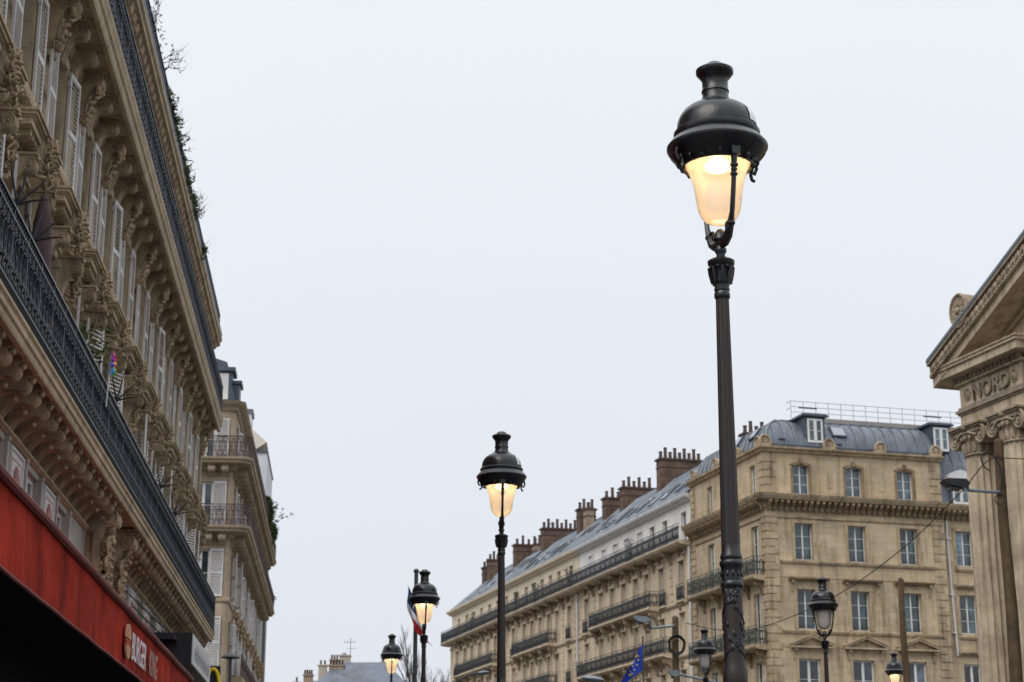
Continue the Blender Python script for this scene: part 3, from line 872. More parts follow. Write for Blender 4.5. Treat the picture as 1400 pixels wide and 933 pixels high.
bp = thing('potted_bamboo', 'leafy green potted bamboo standing on the lower balcony', 'plant', DL*28.1+NL*4.25+Vector((0, 0, 8.14)), math.pi/2+AL)
b = MB(); b.lathe([(0.0, 0), (0.14, 0), (0.19, 0.32), (0.2, 0.34), (0.17, 0.34), (0.0, 0.3)], 12); ob('pot', b.mesh('pot', POT), bp)
r_ = random.Random(9); tb = MB(); b = MB()
for i in range(10):
    pts = twig(tb, (r_.uniform(-.1, .1), r_.uniform(-.1, .1), 0.3), (r_.uniform(-.4, .4), r_.uniform(-.35, .3), 1.6), 6, 0.19, 0.009, r_, 0.18)
    for q in pts[2:]: leaves(b, q, 0.09, 0.09, 0.12, 5, 0.08, r_)
ob('stem', tb.mesh('stem', LEAF2), bp); ob('foliage', b.mesh('foliage', LEAF2), bp)
pw = thing('toy_pinwheel', 'rainbow coloured toy pinwheel fixed to the lower balcony railing', 'pinwheel', DL*28.5+NL*3.98+Vector((0, 0, 8.42)), math.pi/2+AL)
b = MB(); b.tube([(0, 0, 0), (0, -0.02, 0.86)], 0.012, 6); ob('stick', b.mesh('stick', WHITE), pw)
pet = MB(); pet.add([(0, -0.03, 0), (0.03, -0.06, 0.17), (0.13, -0.03, 0.20), (0.10, -0.05, 0.06), (0.06, -0.10, 0.12)], [(0, 3, 4), (0, 4, 1), (1, 4, 2), (4, 3, 2)])
for i, cc in enumerate([(0.75, 0.02, 0.02), (0.85, 0.25, 0.0), (0.85, 0.62, 0.0), (0.1, 0.45, 0.03), (0.0, 0.3, 0.75), (0.02, 0.06, 0.6), (0.3, 0.03, 0.45), (0.75, 0.05, 0.25)]):
    pm_ = mat('petal_%d' % i, cc, 0.5, 0.05, 3.0, bump=0)
    o = ob('petal', pet.mesh('petal', pm_), pw, (0, -0.02, 0.72)); o.rotation_euler = (0, i*math.pi/4, 0)
b = MB(); b.ball((0, -0.07, 0.72), 0.03); ob('hub', b.mesh('hub', YELLOW), pw)
for lab, s, e_ in (('black iron spike fan on the balcony nearest the camera', 20.6, 4.2), ('black iron spike fan beside the brown folded parasol', 22.0, 4.25),
                   ('black iron spike fan past the rainbow pinwheel', 30.6, 4.2), ('black iron spike fan halfway to the far end of the lower balcony', 38.6, 4.2),
                   ('black iron spike fan nearest the far end of the lower balcony', 42.0, 4.2)):
    t = thing('spike_fan', lab, 'iron spikes', DL*s+NL*e_+Vector((0, 0, 8.14)), math.pi/2+AL, 'iron spike fans dividing the lower balcony')
    b = MB(); b.box(-0.02, 0.02, -0.2, 0.5, 0, 0.05); b.box(-0.015, 0.015, -0.12, -0.09, 0.05, 0.95); ob('post', b.mesh('post', BLACK), t)
    for k in range(6):
        a = math.radians(20+28*k); l_ = 0.62 if k % 2 else 0.5
        pts = [(0, -0.1, 0.9)]+[(0.03*math.sin(k)*q, -0.1-l_*q*math.cos(a)*(1-0.15*q*q), 0.9+l_*q*math.sin(a)+(-0.1 if k < 2 else 0.06)*q*q) for q in (0.35, 0.7, 1.0)]
        sb = MB(); sb.tube(pts, [0.018, 0.016, 0.012, 0.003], 5); ob('spike', sb.mesh('spike', BLACK), t)
pr = thing('folded_parasol', 'brown folded parasol leaning on the near end of the lower balcony', 'parasol', DL*22.9+NL*4.2+Vector((0, 0, 8.14)), math.pi/2+AL)
b = MB(); b.lathe([(0.03, 0.5), (0.17, 0.55), (0.15, 1.0), (0.12, 1.5), (0.05, 1.85), (0.0, 1.9)], 14); ob('canopy', b.mesh('canopy', CANVAS), pr)
b = MB(); b.tube([(0, 0, 0), (0, 0, 1.98)], 0.02, 6); b.lathe([(0.0, 0.0), (0.2, 0.0), (0.2, 0.05), (0.04, 0.09)], 12); ob('pole', b.mesh('pole', WOOD), pr)

# ------------------------------------------------------------------ street lamps
LM = {}
def lamp_meshes():
    b = MB(); b.lathe([(0.0, 0), (0.24, 0), (0.24, 0.12), (0.2, 0.16), (0.19, 0.5), (0.16, 0.56), (0.15, 0.8), (0.11, 0.88), (0.085, 0.95)], 16); LM['base'] = b.mesh('base', LAMP)
    b = MB(); b.lathe([(0.085, 0.93), (0.08, 2.5), (0.08, 2.58), (0.082, 2.6), (0.082, 2.66), (0.073, 2.69), (0.0695, 2.75), (0.0655, 3.22)], 24); LM['lower_shaft'] = b.mesh('lower_shaft', LAMP_R)
    b = MB(); r_ = random.Random(3)
    for k in range(4):
        pts = []
        for i in range(90):
            t = i/89; a = (1 if k < 2 else -1)*4.4*t*math.pi*2+k*math.pi+0.5*math.sin(17*t+k)
            rr = 0.083 if t < 0.86 else 0.076
            z = 1.0+2.2*t
            rr = 0.082 if z < 2.58 else 0.0665+0.0085*(3.22-z)
            pts.append((rr*math.cos(a), rr*math.sin(a), z))
        b.tube([p for p in pts if p[2] < 2.55], 0.006, 5); b.tube([p for p in pts if p[2] > 2.72], 0.006, 5)
        for p in pts[1:]:
            a = math.atan2(p[1], p[0])+r_.uniform(-0.6, 0.6); rr = 0.082 if p[2] < 2.55 else 0.067+0.0085*(3.22-p[2])
            if 2.52 < p[2] < 2.78: continue
            b.ball((rr*math.cos(a), rr*math.sin(a), p[2]+r_.uniform(-.03, .03)), 0.007, 0.012, 0.024, 6, 4, (r_.uniform(-.9, .9), 0, a))
    LM['vine_relief'] = b.mesh('vine_relief', LAMP)
    b = MB(); b.lathe([(0.066, 3.2), (0.078, 3.215), (0.080, 3.23), (0.078, 3.245), (0.070, 3.255), (0.072, 3.30), (0.071, 3.345), (0.078, 3.355), (0.082, 3.372), (0.078, 3.388), (0.070, 3.395), (0.075, 3.41), (0.075, 3.42), (0.066, 3.44), (0.062, 3.5)], 20)
    for i in range(12):
        a = i*math.pi/6; b.ball((0.073*math.cos(a), 0.073*math.sin(a), 3.30), 0.006, 0.012, 0.022, 6, 4, (0, 0, a))
    LM['ring'] = b.mesh('ring', LAMP)
    # fluted upper shaft
    nf = 14; b = MB(); vs = []; fs = []
    zs = [3.46, 3.9, 4.4, 4.9, 5.25]
    for z in zs:
        t = (z-3.46)/1.79; R0 = 0.064-0.018*t
        for i in range(nf*4):
            a = 2*math.pi*i/(nf*4)
            k = (0, 0.5, 1, 0.5)[i % 4]
            vs.append(((R0-0.0055*k)*math.cos(a), (R0-0.0055*k)*math.sin(a), z))
    m = nf*4
    for k in range(len(zs)-1):
        for i in range(m): fs.append((k*m+i, k*m+(i+1) % m, (k+1)*m+(i+1) % m, (k+1)*m+i))
    b.add(vs, fs); LM['upper_shaft'] = b.mesh('upper_shaft', LAMP_R, 60)
    b = MB(); b.lathe([(0.046, 5.22), (0.056, 5.235), (0.056, 5.26), (0.05, 5.275), (0.056, 5.29), (0.05, 5.31), (0.058, 5.33), (0.064, 5.36), (0.066, 5.42), (0.082, 5.46), (0.094, 5.475), (0.096, 5.50), (0.07, 5.515), (0.035, 5.53), (0.0, 5.53)], 18)
    for i in range(8):
        a = i*math.pi/4
        b.tube([(0.060*math.cos(a), 0.060*math.sin(a), 5.335), (0.072*math.cos(a), 0.072*math.sin(a), 5.40), (0.086*math.cos(a), 0.086*math.sin(a), 5.45)], [0.016, 0.02, 0.012], 5)
        b.ball((0.082*math.cos(a+.39), 0.082*math.sin(a+.39), 5.445), 0.014)
    LM['capital'] = b.mesh('capital', LAMP)
    b = MB(); b.lathe([(0.035, 5.52), (0.03, 5.55), (0.042, 5.57), (0.042, 5.59), (0.03, 5.61), (0.036, 5.64), (0.05, 5.66), (0.044, 5.70), (0.02, 5.735), (0.0, 5.74)], 14); LM['knob'] = b.mesh('knob', LAMP)
    # one yoke arm, along +x
    b = MB()
    b.tube([(0.0, 0, 5.64), (0.06, 0, 5.62), (0.12, 0, 5.655), (0.165, 0, 5.72), (0.20, 0, 5.80), (0.225, 0, 5.92), (0.245, 0, 6.04), (0.255, 0, 6.12), (0.268, 0, 6.24), (0.285, 0, 6.38)],
           [0.03, 0.034, 0.034, 0.027, 0.019, 0.018, 0.018, 0.019, 0.026, 0.03], 7)
    for z, x, r in ((6.065, 0.249, 0.03), (6.10, 0.253, 0.026), (6.13, 0.257, 0.032), (5.73, 0.17, 0.036)): b.ball((x, 0, z), r, r, r*0.6, 8, 5)
    b.tube([(q[0], q[1], q[2]) for q in spiral(0.13, 5.72, 0.05, 0.012, 1.4, 12, -math.pi/2, 0.0)], 0.012, 5)
    b.box(0.262, 0.302, -0.032, 0.032, 6.2, 6.42)
    LM['yoke_arm'] = b.mesh('yoke_arm', LAMP)
    b = MB(); b.lathe([(0.0, 5.775), (0.05, 5.779), (0.095, 5.796), (0.126, 5.826), (0.146, 5.868), (0.156, 5.915), (0.163, 5.97), (0.172, 6.04), (0.187, 6.11), (0.207, 6.17), (0.232, 6.215), (0.238, 6.27)], 32)
    LM['globe'] = b.mesh('globe', GLOBE, 60); b2 = b.mesh('globe', GLOBE_OFF, 60); LM['globe_off'] = b2
    b = MB(); b.lathe([(0.238, 6.262), (0.21, 6.285), (0.13, 6.30), (0.05, 6.31), (0.0, 6.31)], 24); LM['reflector'] = b.mesh('reflector', REFL)
    b = MB(); b.lathe([(0.0, 6.17), (0.05, 6.175), (0.085, 6.19), (0.095, 6.21), (0.085, 6.235), (0.05, 6.255), (0.03, 6.3)], 12); LM['bulb'] = b.mesh('bulb', BULB); LM['bulb_off'] = b.mesh('bulb', REFL)
    b = MB(); b.lathe([(0.243, 6.255), (0.245, 6.20), (0.254, 6.20), (0.262, 6.225), (0.30, 6.255), (0.336, 6.295), (0.352, 6.325), (0.361, 6.34), (0.361, 6.356), (0.35, 6.366), (0.334, 6.392), (0.318, 6.408), (0.302, 6.425), (0.309, 6.44), (0.309, 6.462), (0.298, 6.472), (0.225, 6.472)], 40)
    LM['rim'] = b.mesh('rim', LAMP)
    b = MB()
    sc = MB(); sc.tube([(q[0], 0, q[2]) for q in spiral(0.262, 6.235, 0.045, 0.010, 1.5, 14, math.pi*0.4)], 0.010, 5); sc.tube([(0.275, 0, 6.28), (0.31, 0, 6.275), (0.335, 0, 6.305)], 0.011, 5)
    sc.tube([(0.262, 0.02, 6.26), (0.27, 0.07, 6.275), (0.262, 0.11, 6.245), (0.252, 0.10, 6.215), (0.256, 0.075, 6.225)], 0.009, 5)
    LM['scroll'] = sc.mesh('scroll', LAMP)
    b = MB(); b.tube([(0.335, 0, 6.30), (0.345, 0, 6.26), (0.325, 0, 6.215), (0.30, 0, 6.225), (0.305, 0, 6.26), (0.29, 0, 6.20), (0.30, 0, 6.165), (0.322, 0, 6.16)], 0.013, 6); LM['hook'] = b.mesh('hook', LAMP)
    b = MB(); b.lathe([(0.286, 6.465), (0.2855, 6.50), (0.280, 6.545), (0.264, 6.59), (0.236, 6.63), (0.198, 6.66), (0.155, 6.68), (0.132, 6.686), (0.132, 6.698), (0.113, 6.704)], 40); LM['dome'] = b.mesh('dome', LAMP, 50)
    b = MB(); b.lathe([(0.290, 6.50), (0.285, 6.545), (0.268, 6.593), (0.240, 6.634)], 10, a0=-0.42, a1=0.42); LM['hatch'] = b.mesh('hatch', HATCH_GLINT, 60)
    b = MB(); b.lathe([(0.128, 6.69), (0.112, 6.70), (0.104, 6.72), (0.095, 6.745), (0.094, 6.775), (0.1, 6.782), (0.1, 6.792), (0.094, 6.80), (0.094, 6.87), (0.105, 6.89), (0.125, 6.915), (0.136, 6.93), (0.136, 6.955), (0.122, 6.965), (0.08, 6.972)], 24); LM['chimney'] = b.mesh('chimney', LAMP)
    b = MB(); b.lathe([(0.085, 6.968), (0.08, 6.985), (0.066, 7.0), (0.05, 7.012), (0.0, 7.022)], 18); LM['cap'] = b.mesh('cap', LAMP)
lamp_meshes()
def street_lamp(label, x, y, yaw, lit=True, hatch=0.2, watts=0.8):
    g = gz(y)
    t = thing('street_lamp', label, 'street lamp', (x, y, g), 0.0, 'cast iron street lamps along the square')
    for k in ('base', 'lower_shaft', 'upper_shaft', 'ring', 'capital', 'knob', 'rim', 'dome', 'chimney', 'reflector'):
        o = ob(k, LM[k], t)
        if k == 'lower_shaft': ob('vine_relief', LM['vine_relief'], o)
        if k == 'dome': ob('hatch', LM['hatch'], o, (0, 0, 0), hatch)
        if k == 'chimney': ob('cap', LM['cap'], o)
        if k == 'rim':
            for i in range(8): ob('scroll', LM['scroll'], o, (0, 0, 0), yaw+math.pi/8+i*math.pi/4)
            for a in (yaw+1.75, yaw-1.45): ob('hook', LM['hook'], o, (0, 0, 0), a)
    for i in range(2): ob('yoke_arm', LM['yoke_arm'], t, (0, 0, 0), yaw+i*math.pi)
    ob('globe', LM['globe' if lit else 'globe_off'], t)
    ob('bulb', LM['bulb' if lit else 'bulb_off'], t)
    if lit:
        l = bpy.data.lights.new('lamp_light', 'POINT'); l.energy = watts*0.14; l.color = (1.0, 0.66, 0.36); l.shadow_soft_size = 0.05
        lo = bpy.data.objects.new('lamp_light', l); COL.objects.link(lo); lo.parent = t; lo.location = (0, 0, 5.93)
        l2 = bpy.data.lights.new('lamp_light', 'POINT'); l2.energy = watts*0.72; l2.color = (1.0, 0.64, 0.36); l2.shadow_soft_size = 0.05
        lo = bpy.data.objects.new('lamp_light', l2); COL.objects.link(lo); lo.parent = t; lo.location = (0.03, -0.03, 6.2)
    return t
H_ = -math.pi/2
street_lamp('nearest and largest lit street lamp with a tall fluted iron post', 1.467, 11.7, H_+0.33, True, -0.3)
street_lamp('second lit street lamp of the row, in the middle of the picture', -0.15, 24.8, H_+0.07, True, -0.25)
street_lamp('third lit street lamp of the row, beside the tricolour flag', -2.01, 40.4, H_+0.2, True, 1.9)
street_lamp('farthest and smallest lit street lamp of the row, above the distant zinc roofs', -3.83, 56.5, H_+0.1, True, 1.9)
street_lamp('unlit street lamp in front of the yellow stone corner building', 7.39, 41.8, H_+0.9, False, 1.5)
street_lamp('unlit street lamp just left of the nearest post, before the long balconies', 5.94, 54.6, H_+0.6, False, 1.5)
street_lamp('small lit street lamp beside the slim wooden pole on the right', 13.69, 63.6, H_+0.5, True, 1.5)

# ------------------------------------------------------------------ second building on the left, beyond the side street
E2, S2 = 5.25, 80.0
b2 = thing('apartment_building', 'pale stone corner building with brown railings and white shutters beyond the ornate one', 'building', NL*E2+DL*S2, math.pi/2+AL)
FS = Fac(b2)                                   # street face: x = s-80, y into (left)
FE = Fac(b2, -math.pi/2)                       # face towards the camera: x to the right as seen = -y of root
# on FE: local x -> root -y, local y -> root +x ; wall spans x from -12 (left) to 0 (corner)
def fe_x(e_): return -(e_-E2)
LEN2 = 31.0
L5, L6, L7 = 11.95, 15.05, 18.2
opsE = []; winE = []
for ec in (6.55, 9.2, 12.0):
    for z0, z1 in ((8.9, 11.2), (12.1, 14.25), (15.2, 17.35), (18.4, 20.3)):
        x_ = fe_x(ec); opsE.append((x_-0.42, x_+0.42, z0, z1)); winE.append((x_, z0, z1))
FE.at('wall', wall_mesh('wall', -13, -0.25, 0, 21.0, opsE, STONE_B))
opsS = []; winS = []
for k in range(10):
    c = 2.2+k*2.95
    for z0, z1 in ((8.9, 11.2), (12.1, 14.25), (15.2, 17.35), (18.4, 20.3)):
        opsS.append((c-0.5, c+0.5, z0, z1)); winS.append((c, z0, z1))
FS.at('wall', wall_mesh('wall', 0.25, LEN2, 0, 21.0, opsS, STONE_B))
b = MB(); b.prism([(0.25, 0), (0.1, 0.03), (0.03, 0.1), (0, 0.25), (0.25, 0.25)], 0, 21.0, 'z'); FS.at('corner_pier', b.mesh('corner_pier', STONE_B))
boxpart(FS, 'inner_wall', (0.4, LEN2-0.05, 0.4, 12.9, 0, 20.9), BLACKM)
b = MB(); b.quad((LEN2, 0, 0), (LEN2, 13, 0), (LEN2, 13, 21), (LEN2, 0, 21)); FS.at('side_wall', b.mesh('side_wall', STONE_B))
for x_, z0, z1 in winE:
    window(FE, x_, z0, z1, 0.84, GLASS_T, WHITE, 1, 0.15, 0.08)
    sh = z1-z0
    shutter(FE, x_+0.44, -0.04, z0, 0.6, sh, math.radians(-4), WHITE2)
    shutter(FE, x_-0.44, -0.04, z0, 0.6, sh, math.radians(184), WHITE2)
for c, z0, z1 in winS:
    window(FS, c, z0, z1, 1.0, GLASS_T, WHITE, 1, 0.15, 0.08)
    shutter(FS, c+0.52, -0.06, z0, 0.5, z1-z0, math.radians(-rnd.uniform(8, 25)), WHITE2)
    shutter(FS, c-0.52, -0.06, z0, 0.5, z1-z0, math.radians(180+rnd.uniform(5, 40)), WHITE2)
def ledge(z, prof, name, ext):
    """L-shaped ledge round the corner with a mitred return"""
    n = len(prof)
    vs = []
    for y, dz in prof:                              # y <= 0 outwards
        vs.append((LEN2, y, z+dz)); 
    for y, dz in prof:
        k = 0.35 if -y > 0.3 else 0.0               # chamfered corner
        vs.append((y+k, y, z+dz))
    for y, dz in prof:
        k = 0.35 if -y > 0.3 else 0.0
        vs.append((y, y+k, z+dz))
    for y, dz in prof:
        vs.append((y, 13.0, z+dz))
    fs = []
    for k in range(3):
        for i in range(n-1):
            fs.append((k*n+i, k*n+i+1, (k+1)*n+i+1, (k+1)*n+i))
    fs += [tuple(range(n)), tuple(range(3*n, 4*n))]
    me = MB().add(vs, fs).mesh(name, STONE_B)
    return FS.at(name, me)
P_BAL = [(0, -0.35), (-0.12, -0.33), (-0.2, -0.16), (-0.5, -0.12), (-0.78, -0.1), (-0.82, 0.0), (-0.9, 0.04), (-0.92, 0.14), (0, 0.15)]
for z in (L6, L7):
    ledge(z, P_BAL, 'balcony_slab', 0.9)
    cm = cached(('b2c', 1), lambda: scroll_console(0.3, 0.62, 0.5, STONE_B))
    x_ = 0.6
    while x_ < LEN2: FS.at('console', cm, x_, 0, z-0.12); x_ += 1.05
    for ec in (5.6, 6.2, 7.2, 8.4): FE.at('console', cm, fe_x(ec), 0, z-0.12)
    railing(FS, -0.5, LEN2, -0.84, z+0.15, IRON_P, 0.98, True, 1.05)
    railing(FE, -13.0, 0.5, -0.84, z+0.15, IRON_P, 0.98, True, 1.0)
    rp = cached(('rp_ch', z), lambda: rail_panel(IRON_P, 0.48, 0.98, True))
    FS.at('railing_panel', rp, -0.84, -0.5, z+0.15, -math.pi/4)
ledge(L5, [(0, -0.1), (-0.06, -0.08), (-0.1, 0.0), (-0.1, 0.06), (0, 0.1)], 'string_course', 0.1)
ledge(20.75, [(0, -0.1), (-0.1, -0.05), (-0.14, 0.1), (-0.36, 0.16), (-0.42, 0.24), (-0.46, 0.34), (0, 0.4)], 'cornice', 0.4)
cv2 = carved(0.8, 1.2, 0.5, 91, STONE_LC, 36)
for k in range(10): FS.at('carved_ornament', cv2, 2.2+1.475+k*2.95, 0, 11.9)
railing(FS, 2.0, LEN2, -0.6, 8.75, IRON_P, 0.98, False, 1.05); boxpart(FS, 'balcony_slab', (1.8, LEN2, -0.7, 0, 8.45, 8.72), STONE_B)
moulding(FS, 'roof', 0.1, LEN2, [(0.05, 0), (0.5, 1.9), (3, 2.7), (12.9, 2.7), (12.9, 0)], 21.15, ZINC_D)
# corner dormer and its cap
boxpart(FS, 'dormer', (0.12, 1.3, 0.25, 1.35, 21.2, 22.6), ZINC_D)
boxpart(FS, 'dormer_roof', (-0.05, 1.5, 0.1, 1.5, 22.6, 22.78), ZINC_D)
boxpart(FS, 'dormer', (0.5, 1.6, -0.1, 0.3, 21.15, 22.1), ZINC_D); boxpart(FS, 'dormer_roof', (0.4, 1.7, -0.2, 0.3, 22.1, 22.25), ZINC_D)
b = MB(); b.box(0.06, 0.12, 0.4, 1.2, 21.25, 22.5); FS.at('dormer_frame', b.mesh('dormer_frame', WHITE2))
b = MB(); b.lathe([(0.0, 22.8), (0.12, 22.8), (0.12, 23.1), (0.3, 23.12), (0.32, 23.25), (0, 23.3)], 12, (1.0, 1.6)); FS.at('roof_vent', b.mesh('roof_vent', WHITE2))
def balc_plant(label, s, z, e_, n, seed, h=0.9):
    p = DL*s+NL*e_
    t = thing('balcony_plant', label, 'plant', (p.x, p.y, z), math.pi/2+AL, 'shrubs on the balconies of the second building')
    r_ = random.Random(seed); b = MB(); tb = MB()
    leaves(b, (0, 0, h*0.55), 0.8, 0.35, h*0.6, n, 0.14, r_)
    for i in range(9):
        pts = twig(tb, (r_.uniform(-.3, .3), 0, 0), (r_.uniform(-.5, .5), r_.uniform(-0.7, 0.1), 1), 6, h*0.17, 0.014, r_)
        for q in pts[3:]: leaves(b, q, 0.1, 0.1, 0.1, 5, 0.1, r_)
    pb = MB(); pb.box(-0.7, 0.7, -0.15, 0.15, 0, 0.25); ob('planter', pb.mesh('planter', POT), t)
    ob('stem', tb.mesh('stem', TWIG), t); ob('foliage', b.mesh('foliage', LEAF), t)
balc_plant('bushy green shrub on the top balcony of the second building', 99.0, 18.35, 4.5, 1700, 21, 1.7)
balc_plant('drooping green shrub farther along the top balcony of the second building', 103.5, 18.35, 4.42, 1200, 22, 1.1)
balc_plant('thin spiky plant at the far end of the lower brown balcony', 109.5, 15.2, 4.7, 60, 23, 0.9)
# pale taller house behind it
wh = thing('apartment_building', 'pale grey blank party wall rising behind the second building', 'building', NL*4.6+DL*112.5, math.pi/2+AL)
FW = Fac(wh)
boxpart(FW, 'wall', (0, 9, 0.65, 12, 0, 25.7), GREYWALL)
b = MB(); b.prism([(2.0, 27.55), (0.7, 26.4), (1.7, 25.72), (3.6, 25.72), (3.6, 27.9)], -0.02, 2.5, 'x'); FW.at('gable', b.mesh('gable', mat('gable_cream', (0.72, 0.66, 0.58), 0.9, 0.05, 0.5, bump=0)))
boxpart(FW, 'chimney', (2.6, 4.2, 1.9, 3.6, 25.7, 28.9), GREYWALL); boxpart(FW, 'chimney_cap', (2.5, 4.3, 1.8, 3.7, 28.9, 29.2), ZINC)
boxpart(FW, 'roof_edge', (-0.1, 9.1, 0.58, 12, 25.7, 25.8), ZINC_D)
b = MB(); b.tube([(0.5, 0.45, 2), (0.5, 0.45, 20)], 0.12, 8); FW.at('drain_pipe', b.mesh('drain_pipe', GREYM))

# ------------------------------------------------------------------ yellow stone corner building on the right
hb = thing('corner_building', 'yellow stone corner building with zinc mansard roof and blue-grey windows on the right', 'building', CORNER, AR)
HF = Fac(hb)                                    # front: x = t
HS = Fac(hb, -math.pi/2)                        # side along the long street: x = -s
TE, T2, SE = 10.3, 19.0, 10.35
fw = [(2.12, 0.80), (5.15, 0.80), (8.15, 0.80)]
opsF = []
for c, w_ in fw:
    opsF += [(c-0.47, c+0.47, 18.98, 20.55), (c-0.51, c+0.51, 15.52, 17.42), (c-0.53, c+0.53, 11.95, 13.99), (c-0.6, c+0.6, 8.4, 10.44), (c-0.5, c+0.5, 4.5, 6.8)]
HF.at('wall', wall_mesh('wall', 0, TE, 0, 21.2, opsF, STONE_H, 0.28))
opsX = []
for c in (11.58, 14.6, 17.6):
    opsX += [(c-0.5, c+0.5, 15.6, 17.45), (c-0.5, c+0.5, 12.02, 14.0), (c-0.5, c+0.5, 8.4, 10.42)]
HF.at('wing_wall', wall_mesh('wing_wall', TE, T2, 0, 18.7, opsX, STONE_H, 0.28), 0, 0.25, 0)
opsD = []
for s in (1.45, 7.45):
    opsD += [(-s-0.36, -s+0.36, 18.95, 20.65), (-s-0.45, -s+0.45, 14.75, 17.4), (-s-0.45, -s+0.45, 11.2, 13.85), (-s-0.5, -s+0.5, 7.8, 10.35)]
HS.at('wall', wall_mesh('wall', -SE, 0, 0, 21.2, opsD, STONE_H, 0.28))
boxpart(HF, 'inner_wall', (0.3, TE-0.1, 0.3, SE-0.1, 0, 21.0), BLACKM); boxpart(HF, 'inner_wall', (TE-0.1, T2, 0.6, SE-0.1, 0, 18.5), BLACKM)
for c, w_ in fw:
    window(HF, c, 18.98, 20.55, 0.94, GLASS_B, WHITE, 2, 0.2, 0.045); window(HF, c, 15.52, 17.42, 1.02, GLASS_T, WHITE, 2, 0.2, 0.045)
    window(HF, c, 11.95, 13.99, 1.06, GLASS_T, WHITE, 2, 0.2, 0.045); window(HF, c, 8.4, 10.44, 1.2, GLASS_D, WHITE, 1, 0.12, 0.08)
    window(HF, c, 4.5, 6.8, 1.0, GLASS_D, WHITE, 1, 0.12, 0.08)
for c in (11.58, 14.6, 17.6):
    window(HF, c, 15.6, 17.45, 1.0, GLASS_B, WHITE, 2, 0.42, 0.045); window(HF, c, 12.02, 14.0, 1.0, GLASS_T, WHITE, 2, 0.42, 0.045); window(HF, c, 8.4, 10.42, 1.0, GLASS_D, WHITE, 1, 0.4, 0.08)
for s in (1.45, 7.45):
    window(HS, -s, 18.95, 20.65, 0.72, GLASS_T, WHITE, 2, 0.17); window(HS, -s, 14.75, 17.4, 0.9, GLASS_T, WHITE, 2, 0.17)
    window(HS, -s, 11.2, 13.85, 0.9, GLASS_D, WHITE, 2, 0.17); window(HS, -s, 7.8, 10.35, 1.0, GLASS_D, WHITE, 2, 0.17)
def surround(w, h, t=0.16, d=0.06, head=True):
    b = MB()
    b.box(-w/2-t, -w/2, -d, 0.0, 0, h); b.box(w/2, w/2+t, -d, 0.0, 0, h)
    b.box(-w/2-t, w/2+t, -d*1.2, 0.0, h, h+t)
    return b
s1 = surround(1.02, 1.92).mesh('window_surround', STONE_HT); s2 = surround(1.06, 2.04, 0.18).mesh('window_surround', STONE_HT); s3 = surround(1.2, 2.06, 0.12).mesh('window_surround', STONE_HT)
sa = MB()
sa.box(-0.59, -0.47, -0.05, 0, 0, 1.4); sa.box(0.47, 0.59, -0.05, 0, 0, 1.4)
ar_ = []
for i in range(9):
    q = -1+2*i/8; ar_.append((-q*0.62, 1.70-0.16*q*q))
inn = [(x*0.7, 1.56-0.10*(x/0.62)**2) for x, z in reversed(ar_)]
sa.prism(ar_+inn, -0.08, 0.0, 'y'); sa.box(-0.09, 0.09, -0.13, 0, 1.6, 1.84)
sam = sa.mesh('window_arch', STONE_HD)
ped = MB()
ped.prism([(-1.1, 0), (1.1, 0), (1.1, 0.08), (0, 0.54), (-1.1, 0.08)], -0.06, 0, 'y')
ped.prism([(-1.16, 0.0), (1.16, 0.0), (1.16, 0.09), (-1.16, 0.09)], -0.3, 0, 'y')
for s in (-1, 1): ped.prism([(s*1.16, 0.09), (s*1.16, 0.19), (0, 0.66), (0, 0.53)], -0.3, 0, 'y')
for s in (-1, 1): ped.prism([(s*1.2, 0.19), (s*1.2, 0.23), (0, 0.71), (0, 0.66)], -0.35, 0, 'y')
pedm = ped.mesh('pediment', STONE_HT)
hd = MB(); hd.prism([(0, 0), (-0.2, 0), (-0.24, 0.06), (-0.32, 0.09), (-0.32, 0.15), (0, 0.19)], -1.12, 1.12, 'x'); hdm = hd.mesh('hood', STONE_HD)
hc = scroll_console(0.15, 0.24, 0.6, STONE_HT, ribs=False)
for c, w_ in fw:
    HF.at('window_arch', sam, c, 0, 19.0)
    HF.at('window_surround', s1, c, 0, 15.5); HF.at('window_surround', s2, c, 0, 11.95); HF.at('window_surround', s3, c, 0, 8.38)
    HF.at('hood', hdm, c+0.14, 0, 14.42); HF.at('pediment', pedm, c+0.14, 0, 10.98)
    for s in (-0.92, 0.92): HF.at('console', hc, c+0.14+s, 0, 14.42); HF.at('console', hc, c+0.14+s, 0, 10.97)
    sg_ = MB(); sg_.tube([(-0.5, -0.04, 0), (0.5, -0.04, 0)], 0.015, 5); sg_.tube([(-0.5, -0.04, 0.09), (0.5, -0.04, 0.09)], 0.012, 5)
    for zz in (15.6, 12.05): HF.at('window_guard', cached('wg', lambda: sg_.mesh('window_guard', DKGREY)), c, 0, zz)
for c in (11.58, 14.6, 17.6):
    HF.at('hood', cached('hdw', lambda: MB().prism([(0, 0), (-0.18, 0), (-0.22, 0.06), (-0.28, 0.1), (-0.28, 0.18), (0, 0.2)], -0.75, 0.75, 'x').mesh('hood', STONE_HT)), c, 0.25, 14.42)
    HF.at('hood', cached('hdw', None), c, 0.25, 10.9)
    HF.at('window_surround', s1, c, 0.25, 15.55); HF.at('window_surround', s2, c, 0.25, 12.0)
# raised panels of the top storey
pnl = cached('pnl', lambda: MB().box(-0.14, 0.14, -0.03, 0, 0, 1.0).box(-0.62, -0.58, -0.05, 0, -0.35, 1.65).mesh('panel', STONE_HT))
for x_ in (3.75, 6.75): HF.at('panel', pnl, x_, 0, 19.35)
